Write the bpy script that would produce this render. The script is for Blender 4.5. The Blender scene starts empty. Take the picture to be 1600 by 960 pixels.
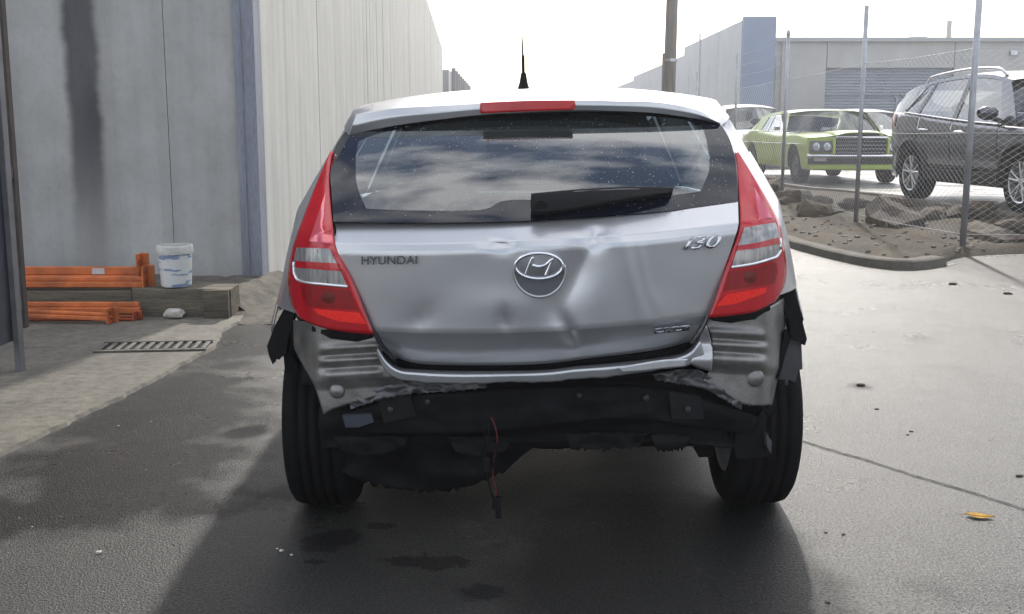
import bpy, bmesh, math, random
import numpy as np
from mathutils import Vector, Matrix, noise as mnoise

S = bpy.context.scene
COL = S.collection
R = math.radians
random.seed(7)

# ------------------------------------------------------------------ camera
CAM_H, PITCH, FPX = 1.27, R(9.35), 1700.0
cam_d = bpy.data.cameras.new('camera')
cam_d.lens = FPX / 1600 * 36
cam_d.sensor_width = 36
cam_d.clip_start = 0.05
cam_d.clip_end = 2000
cam = bpy.data.objects.new('camera', cam_d)
COL.objects.link(cam)
cam.location = (0, 0, CAM_H)
cam.rotation_euler = (math.pi / 2 - PITCH, 0, 0)
S.camera = cam

# ------------------------------------------------------------------ world, sun, exposure
SUN_EL, SUN_AZ = R(38), R(10)
wld = bpy.data.worlds.new('World')
S.world = wld
wld.use_nodes = True
wn, wl = wld.node_tree.nodes, wld.node_tree.links
wn.clear()
w_out = wn.new('ShaderNodeOutputWorld')
w_bg = wn.new('ShaderNodeBackground')
w_sky = wn.new('ShaderNodeTexSky')
w_sky.sky_type = 'NISHITA'
w_sky.sun_disc = False
w_sky.sun_elevation = SUN_EL
w_sky.sun_rotation = SUN_AZ
w_sky.air_density = 1.0
w_sky.dust_density = 2.0
w_tc = wn.new('ShaderNodeTexCoord')
w_map = wn.new('ShaderNodeMapping')
w_map.inputs['Scale'].default_value = (0.9, 1.9, 2.2)
w_map.inputs['Location'].default_value = (3.1, 0.4, 1.7)
w_noise = wn.new('ShaderNodeTexNoise')
w_noise.inputs['Scale'].default_value = 2.6
w_noise.inputs['Detail'].default_value = 7
w_noise.inputs['Roughness'].default_value = 0.55
w_ramp = wn.new('ShaderNodeValToRGB')
w_ramp.color_ramp.elements[0].position = 0.43
w_ramp.color_ramp.elements[1].position = 0.60
w_mix = wn.new('ShaderNodeMixRGB')
w_mix.inputs[2].default_value = (10, 10.1, 10.3, 1)
wl.new(w_tc.outputs['Generated'], w_map.inputs['Vector'])
wl.new(w_map.outputs['Vector'], w_noise.inputs['Vector'])
wl.new(w_noise.outputs['Fac'], w_ramp.inputs['Fac'])
wl.new(w_ramp.outputs['Color'], w_mix.inputs[0])
wl.new(w_sky.outputs['Color'], w_mix.inputs[1])
wl.new(w_mix.outputs['Color'], w_bg.inputs['Color'])
w_bg.inputs['Strength'].default_value = 0.125
wl.new(w_bg.outputs['Background'], w_out.inputs['Surface'])

sun_d = bpy.data.lights.new('sun', 'SUN')
sun_d.energy = 2.4
sun_d.angle = R(2.0)
sun_d.color = (1.0, 0.95, 0.87)
sun = bpy.data.objects.new('sun', sun_d)
COL.objects.link(sun)
sv = Vector((math.sin(SUN_AZ) * math.cos(SUN_EL), math.cos(SUN_AZ) * math.cos(SUN_EL), math.sin(SUN_EL)))
sun.rotation_euler = (-sv).to_track_quat('-Z', 'Y').to_euler()
sun.location = sv * 60

S.view_settings.view_transform = 'Standard'
S.view_settings.look = 'None'
S.view_settings.gamma = 1
S.view_settings.use_curve_mapping = False
S.view_settings.exposure = 0.85
S.cycles.use_denoising = True
S.cycles.max_bounces = 8
S.cycles.transparent_max_bounces = 16
S.cycles.caustics_reflective = False
S.cycles.caustics_refractive = False

# ------------------------------------------------------------------ pixel to place
def ray(u, v):
    a, b = (u - 800) / FPX, (480 - v) / FPX
    c, s = math.cos(PITCH), math.sin(PITCH)
    return Vector((a, c + b * s, -s + b * c))

def G(u, v, z=0.0):
    d = ray(u, v)
    t = (z - CAM_H) / d.z
    return Vector((d.x * t, d.y * t, z))

def Wp(u, v, Y):
    d = ray(u, v)
    t = Y / d.y
    return Vector((d.x * t, Y, CAM_H + d.z * t))

# ------------------------------------------------------------------ materials
MATS = {}
def nodes_of(m):
    m.use_nodes = True
    return m.node_tree.nodes, m.node_tree.links

def mat(name, base, rough=0.5, metal=0.0, var=0.0, scale=8.0, bump=0.0, bscale=60.0, coat=0.0, spec=0.5,
        rvar=0.0, stretch=(1, 1, 1), second=None, trans=0.0, croughness=0.03, fine=0.0):
    if name in MATS:
        return MATS[name]
    m = bpy.data.materials.new(name)
    n, l = nodes_of(m)
    p = n['Principled BSDF']
    p.inputs['Base Color'].default_value = (*base, 1)
    p.inputs['Roughness'].default_value = rough
    p.inputs['Metallic'].default_value = metal
    p.inputs['Specular IOR Level'].default_value = spec
    p.inputs['Coat Weight'].default_value = coat
    p.inputs['Coat Roughness'].default_value = croughness
    p.inputs['Transmission Weight'].default_value = trans
    tc = n.new('ShaderNodeTexCoord')
    mp = n.new('ShaderNodeMapping')
    mp.inputs['Scale'].default_value = stretch
    l.new(tc.outputs['Object'], mp.inputs['Vector'])
    if var > 0 or rvar > 0:
        t = n.new('ShaderNodeTexNoise')
        t.inputs['Scale'].default_value = scale
        t.inputs['Detail'].default_value = 8
        t.inputs['Roughness'].default_value = 0.62
        l.new(mp.outputs['Vector'], t.inputs['Vector'])
        rp = n.new('ShaderNodeValToRGB')
        rp.color_ramp.elements[0].position = 0.3
        rp.color_ramp.elements[1].position = 0.7
        lo = tuple(c * (1 - var) for c in base) if second is None else second
        hi = tuple(min(1, c * (1 + var)) for c in base) if second is None else base
        rp.color_ramp.elements[0].color = (*lo, 1)
        rp.color_ramp.elements[1].color = (*hi, 1)
        l.new(t.outputs['Fac'], rp.inputs['Fac'])
        if var > 0:
            src = rp.outputs['Color']
            if fine > 0:
                t3 = n.new('ShaderNodeTexNoise')
                t3.inputs['Scale'].default_value = scale * 14
                t3.inputs['Detail'].default_value = 4
                l.new(mp.outputs['Vector'], t3.inputs['Vector'])
                r3 = n.new('ShaderNodeMapRange')
                r3.inputs['From Min'].default_value = 0.3
                r3.inputs['From Max'].default_value = 0.7
                r3.inputs['To Min'].default_value = 1 - fine
                r3.inputs['To Max'].default_value = 1 + fine
                l.new(t3.outputs['Fac'], r3.inputs['Value'])
                mx = n.new('ShaderNodeVectorMath')
                mx.operation = 'SCALE'
                l.new(src, mx.inputs[0])
                l.new(r3.outputs['Result'], mx.inputs['Scale'])
                src = mx.outputs['Vector']
            l.new(src, p.inputs['Base Color'])
        if rvar > 0:
            mr = n.new('ShaderNodeMapRange')
            mr.inputs['From Min'].default_value = 0.3
            mr.inputs['From Max'].default_value = 0.7
            mr.inputs['To Min'].default_value = max(0.02, rough - rvar)
            mr.inputs['To Max'].default_value = min(1, rough + rvar)
            l.new(t.outputs['Fac'], mr.inputs['Value'])
            l.new(mr.outputs['Result'], p.inputs['Roughness'])
    if bump > 0:
        t2 = n.new('ShaderNodeTexNoise')
        t2.inputs['Scale'].default_value = bscale
        t2.inputs['Detail'].default_value = 6
        l.new(mp.outputs['Vector'], t2.inputs['Vector'])
        b = n.new('ShaderNodeBump')
        b.inputs['Strength'].default_value = bump
        b.inputs['Distance'].default_value = 0.01
        l.new(t2.outputs['Fac'], b.inputs['Height'])
        l.new(b.outputs['Normal'], p.inputs['Normal'])
    MATS[name] = m
    return m

def glass_mat(name, tint, ior=1.5, rough=0.02, film=0.0, boost=1.0):
    """thin pane: tinted see-through plus a mirror sheen by Fresnel; film = dust and damp on it"""
    if name in MATS:
        return MATS[name]
    m = bpy.data.materials.new(name)
    n, l = nodes_of(m)
    n.clear()
    out = n.new('ShaderNodeOutputMaterial')
    tr = n.new('ShaderNodeBsdfTransparent')
    tr.inputs['Color'].default_value = (*tint, 1)
    gl = n.new('ShaderNodeBsdfGlossy')
    gl.inputs['Roughness'].default_value = rough
    gl.inputs['Color'].default_value = (1, 1, 1, 1)
    fr = n.new('ShaderNodeFresnel')
    fr.inputs['IOR'].default_value = ior
    mul = n.new('ShaderNodeMath')
    mul.operation = 'MULTIPLY'
    mul.use_clamp = True
    mul.inputs[1].default_value = boost
    l.new(fr.outputs['Fac'], mul.inputs[0])
    mx = n.new('ShaderNodeMixShader')
    l.new(mul.outputs['Value'], mx.inputs['Fac'])
    l.new(tr.outputs['BSDF'], mx.inputs[1])
    l.new(gl.outputs['BSDF'], mx.inputs[2])
    last = mx.outputs['Shader']
    if film > 0:
        df = n.new('ShaderNodeBsdfDiffuse')
        df.inputs['Color'].default_value = (0.45, 0.5, 0.52, 1)
        tc = n.new('ShaderNodeTexCoord')
        t = n.new('ShaderNodeTexNoise')
        t.inputs['Scale'].default_value = 9
        t.inputs['Detail'].default_value = 9
        l.new(tc.outputs['Object'], t.inputs['Vector'])
        mr = n.new('ShaderNodeMapRange')
        mr.inputs['From Min'].default_value = 0.3
        mr.inputs['From Max'].default_value = 0.75
        mr.inputs['To Min'].default_value = film * 0.5
        mr.inputs['To Max'].default_value = film * 1.6
        l.new(t.outputs['Fac'], mr.inputs['Value'])
        m2 = n.new('ShaderNodeMixShader')
        l.new(mr.outputs['Result'], m2.inputs['Fac'])
        l.new(last, m2.inputs[1])
        l.new(df.outputs['BSDF'], m2.inputs[2])
        last = m2.outputs['Shader']
    l.new(last, out.inputs['Surface'])
    MATS[name] = m
    return m

SILVER = mat('silver_paint', (0.50, 0.505, 0.52), 0.34, 0.72, var=0.05, scale=3, coat=0.55, croughness=0.06, bump=0.015, bscale=900)
SILVER_DULL = mat('silver_bare', (0.30, 0.295, 0.285), 0.42, 0.65, var=0.3, scale=11, rvar=0.12, second=(.15, .14, .125), fine=.12)
BLACK_PL = mat('black_plastic', (0.006, 0.006, 0.007), 0.7, var=0.4, scale=20, bump=0.15, bscale=120, spec=.15)
BLACK_TRIM = mat('black_trim', (0.01, 0.011, 0.015), 0.22, coat=0.3)
RUBBER = mat('tyre_rubber', (0.007, 0.007, 0.0075), 0.85, spec=.12, var=0.35, scale=14, bump=0.2, bscale=90)
UNDER = mat('underbody_black', (0.006, 0.006, 0.007), 0.8, spec=.2, var=0.5, scale=12, bump=0.4, bscale=30)
LENS_RED = mat('lens_red', (0.44, 0.007, 0.015), 0.10, coat=0.4, spec=.4, var=0.15, scale=14, bump=.12, bscale=70, stretch=(1, 1, .1))
LENS_DEEP = mat('lens_deep_red', (0.24, 0.004, 0.007), 0.2, coat=0.25, spec=.4, var=0.25, scale=40, stretch=(3, 1, .3))
LENS_BRIGHT = mat('lens_reflector', (1.0, 0.03, 0.022), 0.5, coat=0.0, spec=.2, var=0.3, scale=160, bump=0.3, bscale=300)
LENS_CLEAR = mat('lens_clear', (0.26, 0.25, 0.245), 0.18, 0.3, coat=0.6, var=0.4, scale=30, stretch=(4, 1, .4))
CHROME = mat('chrome', (0.72, 0.73, 0.76), 0.14, 1.0)
DARK_CHROME = mat('dark_chrome', (0.35, 0.36, 0.39), 0.2, 1.0)
GLASS_REAR = glass_mat('rear_glass', (0.33, 0.46, 0.53), 1.55, 0.012, film=0.015, boost=2.7)
GLASS = glass_mat('car_glass', (0.70, 0.76, 0.74), 1.5, 0.01, boost=2.2)
FRIT = mat('glass_frit', (0.004, 0.006, 0.014), 0.05, coat=0.0, spec=0.5)
SEAT = mat('seat_cloth', (0.03, 0.03, 0.033), 0.9)
LINER = mat('headliner', (0.25, 0.25, 0.25), 0.9)

# ------------------------------------------------------------------ mesh helpers
class MB:
    def __init__(s):
        s.v, s.f = [], []
    def box(s, x0, x1, y0, y1, z0, z1, M=None):
        b = len(s.v)
        pts = [(x0, y0, z0), (x1, y0, z0), (x1, y1, z0), (x0, y1, z0), (x0, y0, z1), (x1, y0, z1), (x1, y1, z1), (x0, y1, z1)]
        s.v += [tuple(M @ Vector(p)) for p in pts] if M else pts
        s.f += [tuple(b + i for i in q) for q in ((0, 3, 2, 1), (4, 5, 6, 7), (0, 1, 5, 4), (1, 2, 6, 5), (2, 3, 7, 6), (3, 0, 4, 7))]
        return s
    def grid(s, P, flip=False):
        b = len(s.v)
        r, c = len(P), len(P[0])
        for row in P:
            s.v += [tuple(p) for p in row]
        for i in range(r - 1):
            for j in range(c - 1):
                q = (b + i * c + j, b + i * c + j + 1, b + (i + 1) * c + j + 1, b + (i + 1) * c + j)
                s.f.append(q[::-1] if flip else q)
        return s
    def tube(s, path, rad, n=8, caps=True):
        b = len(s.v)
        path = [Vector(p) for p in path]
        rads = rad if isinstance(rad, (list, tuple)) else [rad] * len(path)
        up = Vector((0.13, 0.37, 0.92)).normalized()
        for i, p in enumerate(path):
            d = (path[min(i + 1, len(path) - 1)] - path[max(i - 1, 0)]).normalized()
            a = d.cross(up)
            if a.length < 1e-4:
                a = d.cross(Vector((1, 0, 0)))
            a.normalize()
            c = d.cross(a)
            for k in range(n):
                t = 2 * math.pi * k / n
                s.v.append(tuple(p + (a * math.cos(t) + c * math.sin(t)) * rads[i]))
        for i in range(len(path) - 1):
            for k in range(n):
                k2 = (k + 1) % n
                s.f.append((b + i * n + k, b + i * n + k2, b + (i + 1) * n + k2, b + (i + 1) * n + k))
        if caps:
            s.f.append(tuple(b + k for k in range(n))[::-1])
            e = b + (len(path) - 1) * n
            s.f.append(tuple(e + k for k in range(n)))
        return s
    def ring(s, path, rad, n=6):
        """closed tube"""
        b = len(s.v)
        path = [Vector(p) for p in path]
        N = len(path)
        for i, p in enumerate(path):
            d = (path[(i + 1) % N] - path[i - 1]).normalized()
            a = d.cross(Vector((0.05, 1, 0.1)))
            a.normalize()
            c = d.cross(a)
            for k in range(n):
                t = 2 * math.pi * k / n
                s.v.append(tuple(p + (a * math.cos(t) + c * math.sin(t)) * rad))
        for i in range(N):
            i2 = (i + 1) % N
            for k in range(n):
                k2 = (k + 1) % n
                s.f.append((b + i * n + k, b + i * n + k2, b + i2 * n + k2, b + i2 * n + k))
        return s
    def lathe(s, prof, n=32, axis='x', at=(0, 0, 0), close=False):
        """prof = [(along, radius)]"""
        b = len(s.v)
        at = Vector(at)
        for a, r in prof:
            for k in range(n):
                t = 2 * math.pi * k / n
                c, q = math.cos(t) * r, math.sin(t) * r
                p = {'x': (a, c, q), 'y': (c, a, q), 'z': (c, q, a)}[axis]
                s.v.append(tuple(at + Vector(p)))
        m = len(prof)
        for i in range(m - 1 if not close else m):
            i2 = (i + 1) % m
            for k in range(n):
                k2 = (k + 1) % n
                s.f.append((b + i * n + k, b + i * n + k2, b + i2 * n + k2, b + i2 * n + k))
        return s
    def poly_prism(s, pts, off):
        """closed polygon pts (3D) extruded by vector off"""
        b, n = len(s.v), len(pts)
        off = Vector(off)
        s.v += [tuple(p) for p in pts] + [tuple(Vector(p) + off) for p in pts]
        s.f.append(tuple(b + i for i in range(n)))
        s.f.append(tuple(b + n + i for i in range(n))[::-1])
        for i in range(n):
            j = (i + 1) % n
            s.f.append((b + i, b + n + i, b + n + j, b + j))
        return s
    def build(s, name, m, parent=None, smooth=False, solid=0, bevel=0, recalc=True):
        me = bpy.data.meshes.new(name)
        me.from_pydata(s.v, [], s.f)
        if recalc:
            bm = bmesh.new()
            bm.from_mesh(me)
            bmesh.ops.recalc_face_normals(bm, faces=bm.faces)
            bm.to_mesh(me)
            bm.free()
        me.materials.append(m)
        if smooth:
            me.shade_smooth()
        o = bpy.data.objects.new(name, me)
        COL.objects.link(o)
        if parent is not None:
            o.parent = parent
        if solid:
            md = o.modifiers.new('thick', 'SOLIDIFY')
            md.thickness = solid
            md.offset = 0
        if bevel:
            md = o.modifiers.new('bevel', 'BEVEL')
            md.width = bevel
            md.segments = 2
            md.limit_method = 'ANGLE'
        return o

def tag(o, label=None, cat=None, group=None, kind=None):
    if label: o['label'] = label
    if cat: o['category'] = cat
    if group: o['group'] = group
    if kind: o['kind'] = kind
    return o

def empty(name, loc=(0, 0, 0), rz=0.0):
    o = bpy.data.objects.new(name, None)
    o.empty_display_size = 0.2
    COL.objects.link(o)
    o.location = loc
    o.rotation_euler = (0, 0, rz)
    return o

def interp(tab, x):
    xs = [t[0] for t in tab]
    ys = [t[1] for t in tab]
    return float(np.interp(x, xs, ys))

def smooth_tab(tab, n=80):
    """Catmull-Rom through a table so that its curve has no kinks"""
    pts = resample([Vector((a, b, 0)) for a, b in tab], n, smooth=True)
    return [(p.x, p.y) for p in pts]

def resample(pts, n, smooth=False):
    pts = [Vector((p[0], p[1], p[2] if len(p) > 2 else 0)) for p in pts]
    if smooth and len(pts) > 2:
        dense = []
        for i in range(len(pts) - 1):
            p0 = pts[max(i - 1, 0)]; p1 = pts[i]; p2 = pts[i + 1]; p3 = pts[min(i + 2, len(pts) - 1)]
            for k in range(12):
                t = k / 12
                dense.append(0.5 * ((2 * p1) + (p2 - p0) * t + (2 * p0 - 5 * p1 + 4 * p2 - p3) * t * t + (3 * p1 - p0 - 3 * p2 + p3) * t ** 3))
        dense.append(pts[-1])
        pts = dense
    d = [0.0]
    for a, b in zip(pts, pts[1:]):
        d.append(d[-1] + (b - a).length)
    out = []
    for k in range(n):
        s = d[-1] * k / (n - 1)
        i = min(max(int(np.searchsorted(d, s)) - 1, 0), len(pts) - 2)
        t = (s - d[i]) / max(d[i + 1] - d[i], 1e-9)
        out.append(pts[i].lerp(pts[i + 1], t))
    return out

def coons(top, bottom, left, right, nu, nv, smooth=True):
    T, B = resample(top, nu, smooth), resample(bottom, nu, smooth)
    L, Q = resample(left, nv, smooth), resample(right, nv, smooth)
    rows = []
    for j in range(nv):
        b = j / (nv - 1)
        row = []
        for i in range(nu):
            a = i / (nu - 1)
            p = (T[i] * (1 - b) + B[i] * b + L[j] * (1 - a) + Q[j] * a
                 - (T[0] * (1 - a) * (1 - b) + T[-1] * a * (1 - b) + B[0] * (1 - a) * b + B[-1] * a * b))
            row.append(p)
        rows.append(row)
    return rows

# ================================================================== GROUND AND SETTING
def ground_material():
    m = bpy.data.materials.new('wet_asphalt')
    n, l = nodes_of(m)
    p = n['Principled BSDF']
    tc = n.new('ShaderNodeTexCoord')
    pos = tc.outputs['Object']
    def noise(scale, detail=6, rough=0.6, vec=None):
        t = n.new('ShaderNodeTexNoise')
        t.inputs['Scale'].default_value = scale
        t.inputs['Detail'].default_value = detail
        t.inputs['Roughness'].default_value = rough
        l.new(vec or pos, t.inputs['Vector'])
        return t.outputs['Fac']
    def rng(x, a, b, c, d):
        r = n.new('ShaderNodeMapRange')
        for k, q in zip(('From Min', 'From Max', 'To Min', 'To Max'), (a, b, c, d)):
            r.inputs[k].default_value = q
        l.new(x, r.inputs['Value'])
        return r.outputs['Result']
    def math_(op, a, b):
        q = n.new('ShaderNodeMath')
        q.operation = op
        for k, w in enumerate((a, b)):
            if isinstance(w, (int, float)):
                q.inputs[k].default_value = w
            else:
                l.new(w, q.inputs[k])
        return q.outputs['Value']
    def mixc(f, a, b):
        q = n.new('ShaderNodeMixRGB')
        if isinstance(f, (int, float)): q.inputs[0].default_value = f
        else: l.new(f, q.inputs[0])
        for k, w in ((1, a), (2, b)):
            if isinstance(w, tuple): q.inputs[k].default_value = (*w, 1)
            else: l.new(w, q.inputs[k])
        return q.outputs['Color']
    def blob(cx, cy, rx, ry, ang, wob, soft, seedscale=5.0):
        """irregular stain or shade patch: distance to an ellipse, its rim pushed about by noise"""
        mp = n.new('ShaderNodeMapping')
        mp.vector_type = 'TEXTURE'
        mp.inputs['Location'].default_value = (cx, cy, 0)
        mp.inputs['Rotation'].default_value = (0, 0, ang)
        mp.inputs['Scale'].default_value = (rx, ry, 1)
        l.new(pos, mp.inputs['Vector'])
        ln = n.new('ShaderNodeVectorMath')
        ln.operation = 'LENGTH'
        l.new(mp.outputs['Vector'], ln.inputs[0])
        d = math_('ADD', ln.outputs['Value'], rng(noise(seedscale, 5, 0.6), 0.3, 0.7, -wob, wob))
        return rng(d, 1 - soft, 1 + soft, 1, 0)
    big = noise(0.55, 5)
    mid = noise(3.2, 7, 0.65)
    grain = noise(150, 3, 0.65)
    base = mixc(rng(big, 0.35, 0.68, 0, 1), (0.021, 0.0205, 0.019), (0.040, 0.0385, 0.035))
    base = mixc(rng(mid, 0.35, 0.72, 0, 0.7), base, (0.013, 0.0127, 0.012))
    base = mixc(rng(grain, 0.52, 0.78, 0, 0.6), base, (0.13, 0.125, 0.115))
    base = mixc(rng(grain, 0.46, 0.24, 0, 0.75), base, (0.008, 0.008, 0.008))
    # damp areas and stains, plus one patch of painted shadow, in one mask
    damp = None
    def add(x):
        nonlocal damp
        damp = x if damp is None else math_('MAXIMUM', damp, x)
    g = G(270, 640); add(blob(g.x, g.y, 0.42, 1.05, R(12), 0.55, 0.25, 2.0))
    g = G(200, 730); add(blob(g.x, g.y, 0.40, 0.45, R(-10), 0.6, 0.3, 2.4))
    g = G(95, 800); add(blob(g.x, g.y, 0.75, 0.22, R(18), 0.5, 0.25, 3.5))
    g = G(380, 525); add(blob(g.x, g.y, 0.45, 1.0, R(0), 0.5, 0.25, 2.5))
    g = G(670, 878); add(blob(g.x, g.y, 0.125, 0.055, R(-4), 0.45, 0.05, 16))
    g = G(595, 822); add(blob(g.x, g.y, 0.05, 0.03, 0, 0.4, 0.08, 18))
    g = G(492, 878); add(blob(g.x, g.y, 0.033, 0.02, 0, 0.3, 0.08, 18))
    g = G(755, 925); add(blob(g.x, g.y, 0.07, 0.055, 0, 0.5, 0.2, 14))
    g = G(520, 845); add(blob(g.x, g.y, 0.10, 0.09, 0, 0.4, 0.15, 9))
    g = G(1345, 604); add(blob(g.x, g.y, 0.055, 0.06, 0, 0.4, 0.5, 9))
    g = G(1050, 890); add(math_('MULTIPLY', blob(g.x, g.y, 0.46, 0.75, R(0), 0.14, 0.10, 3), 0.8))  # painted shade: deepens the right part of the car's shadow
    add(rng(noise(1.1, 6, 0.55), 0.60, 0.70, 0, 0.55))
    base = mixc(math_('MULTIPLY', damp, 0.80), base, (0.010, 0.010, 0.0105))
    l.new(base, p.inputs['Base Color'])
    rr = rng(noise(1.3, 8, 0.68), 0.3, 0.7, 0.23, 0.40)
    l.new(rr, p.inputs['Roughness'])
    pit = noise(100, 4, 0.8)
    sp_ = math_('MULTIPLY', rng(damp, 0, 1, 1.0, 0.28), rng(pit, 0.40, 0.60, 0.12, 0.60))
    l.new(sp_, p.inputs['Specular IOR Level'])
    b1 = n.new('ShaderNodeBump')
    b1.inputs['Strength'].default_value = 1.0
    b1.inputs['Distance'].default_value = 0.005
    l.new(math_('ADD', grain, math_('MULTIPLY', noise(90, 3), 0.35)), b1.inputs['Height'])
    b2 = n.new('ShaderNodeBump')
    b2.inputs['Strength'].default_value = 0.15
    b2.inputs['Distance'].default_value = 0.03
    l.new(mid, b2.inputs['Height'])
    l.new(b2.outputs['Normal'], b1.inputs['Normal'])
    l.new(b1.outputs['Normal'], p.inputs['Normal'])
    return m

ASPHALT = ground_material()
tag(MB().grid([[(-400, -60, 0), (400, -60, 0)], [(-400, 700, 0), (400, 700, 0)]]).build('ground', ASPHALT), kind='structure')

# concrete apron by the left wall, with a broken low edge towards the asphalt
APRON = mat('apron_concrete', (0.155, 0.142, 0.115), 0.8, var=0.5, scale=1.6, bump=0.35, bscale=80, second=(0.085, 0.078, 0.066), fine=0.28)
edge_px = [(-60, 742), (40, 694), (120, 655), (190, 622), (250, 590), (300, 562), (332, 546), (345, 520), (372, 505), (408, 470)]
edge = resample([Vector((-2.75, -6, 0)), Vector((-2.3, 1.5, 0))] + [G(*e) for e in edge_px], 260)
top_r, low_r, back_r = [], [], []
for i, e in enumerate(edge):
    w = 0.02 * mnoise.noise(Vector((i * 0.45, 0, 3))) + 0.012 * mnoise.noise(Vector((i * 1.7, 5, 3)))
    q = Vector((e.x + w, e.y, 0.016 + 0.004 * mnoise.noise(Vector((i * .6, 1, 1)))))
    top_r.append(q)
    low_r.append(Vector((q.x + 0.02, q.y, -0.01)))
    back_r.append(Vector((-9, q.y - 0.4 * (1 - i / 259), 0.016)))
tag(MB().grid([back_r, [a.lerp(b, 0.5) for a, b in zip(back_r, top_r)], top_r, low_r]).build('concrete_apron', APRON), kind='structure')

# crack / slab joint across the yard on the right
CRACK = mat('crack_dirt', (0.018, 0.017, 0.016), 0.95)
cp = resample([G(1235, 684), G(1290, 702), G(1360, 722), G(1430, 745), G(1510, 768), G(1600, 797), G(1720, 836)], 90)
lo, hi = [], []
for i, q in enumerate(cp):
    w = 0.008 + 0.006 * abs(mnoise.noise(Vector((i * .8, 2, 9))))
    j = 0.012 * mnoise.noise(Vector((i * .35, 7, 1))) + .006 * mnoise.noise(Vector((i * 1.3, 7, 1)))
    lo.append((q.x, q.y - w + j, 0.004)); hi.append((q.x, q.y + w + j, 0.004))
tag(MB().grid([lo, hi]).build('yard_joint', CRACK), kind='structure')

# ------------------------------------------------------------------ left: concrete building with ribbed side wall
def wall_material(name, c0, c1, stain_x=None, streak=0.3, rough=0.8):
    m = bpy.data.materials.new(name)
    n, l = nodes_of(m)
    p = n['Principled BSDF']
    p.inputs['Roughness'].default_value = rough
    tc = n.new('ShaderNodeTexCoord')
    pos = tc.outputs['Object']
    def noise(scale, st, detail=7):
        mp = n.new('ShaderNodeMapping')
        mp.inputs['Scale'].default_value = st
        l.new(pos, mp.inputs['Vector'])
        t = n.new('ShaderNodeTexNoise')
        t.inputs['Scale'].default_value = scale
        t.inputs['Detail'].default_value = detail
        t.inputs['Roughness'].default_value = 0.6
        l.new(mp.outputs['Vector'], t.inputs['Vector'])
        return t.outputs['Fac']
    def rng(x, a, b, c, d, smooth=False):
        r = n.new('ShaderNodeMapRange')
        if smooth: r.interpolation_type = 'SMOOTHSTEP'
        for k, q in zip(('From Min', 'From Max', 'To Min', 'To Max'), (a, b, c, d)):
            r.inputs[k].default_value = q
        l.new(x, r.inputs['Value'])
        return r.outputs['Result']
    def mixc(f, a, b):
        q = n.new('ShaderNodeMixRGB')
        l.new(f, q.inputs[0])
        for k, w in ((1, a), (2, b)):
            if isinstance(w, tuple): q.inputs[k].default_value = (*w, 1)
            else: l.new(w, q.inputs[k])
        return q.outputs['Color']
    col = mixc(rng(noise(1.5, (1, 1, 1)), 0.32, 0.68, 0, 1), c0, c1)
    col = mixc(rng(noise(4, (1.0, 1.0, 0.04)), 0.45, 0.75, 0, streak), col, tuple(c * 0.55 for c in c0))
    col = mixc(rng(noise(26, (1, 1, 0.6)), 0.5, 0.8, 0, 0.25), col, tuple(c * 0.6 for c in c0))
    if stain_x:
        sep = n.new('ShaderNodeSeparateXYZ')
        l.new(pos, sep.inputs[0])
        def mth(op, a, b):
            q = n.new('ShaderNodeMath'); q.operation = op
            for k, w in enumerate((a, b)):
                if isinstance(w, (int, float)): q.inputs[k].default_value = w
                else: l.new(w, q.inputs[k])
            return q.outputs['Value']
        wob = rng(noise(2.2, (0.3, 1, 1)), 0.3, 0.7, -0.03, 0.03)
        x = mth('ADD', sep.outputs['X'], wob)
        d = mth('ABSOLUTE', mth('SUBTRACT', x, stain_x), 0)
        f = rng(d, 0.08, 0.16, 1, 0, True)
        f = mth('MULTIPLY', f, rng(sep.outputs['Z'], 0.2, 1.3, 0.1, 0.95, True))
        f = mth('MULTIPLY', f, rng(noise(5, (1, 1, .3)), 0.3, 0.7, 0.85, 1.0))
        col = mixc(f, col, (0.035, 0.033, 0.042))
    l.new(col, p.inputs['Base Color'])
    b = n.new('ShaderNodeBump')
    b.inputs['Strength'].default_value = 0.2
    b.inputs['Distance'].default_value = 0.01
    l.new(noise(35, (1, 1, 1)), b.inputs['Height'])
    l.new(b.outputs['Normal'], p.inputs['Normal'])
    return m

WY = 8.3
corner = Wp(407, 300, WY)
stain = Wp(134, 200, WY)
j1 = Wp(263, 200, WY)
hz = Wp(300, 208, WY).z
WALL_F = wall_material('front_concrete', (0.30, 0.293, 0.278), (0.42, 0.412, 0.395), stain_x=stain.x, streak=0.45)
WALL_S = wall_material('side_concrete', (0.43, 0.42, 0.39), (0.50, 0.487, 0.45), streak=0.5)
bld = empty('concrete_building', (0, 0, 0))
tag(bld, 'tall grey concrete building with ribbed pale side wall and dark water stain', 'building')
px1 = corner.x - 0.155
core = MB().box(-14, px1 - 0.02, WY + 0.06, WY + 0.25, 0, 6.6).build('wall_core', mat('joint_dark', (0.10, 0.10, 0.10), 0.9), bld)
for xa, xb in ((-12.0, -6.2), (-6.19, j1.x - 0.0025), (j1.x + 0.0025, px1)):
    for za, zb in ((0.0, hz - 0.0003), (hz + 0.0003, 6.6)):
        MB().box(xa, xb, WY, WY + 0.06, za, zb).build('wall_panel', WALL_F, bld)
STEEL_BL = mat('blue_grey_steel', (0.19, 0.20, 0.24), 0.6, var=0.3, scale=5, stretch=(1, 1, .2), fine=0.15)
cm = MB()
cm.box(px1 + 0.002, corner.x, WY - 0.03, WY + 0.2, 0, 6.6)
cm.box(px1 + 0.05, px1 + 0.06, WY - 0.045, WY - 0.03, 0, 6.6)
cm.build('corner_column', STEEL_BL, bld, bevel=0.004)
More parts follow.
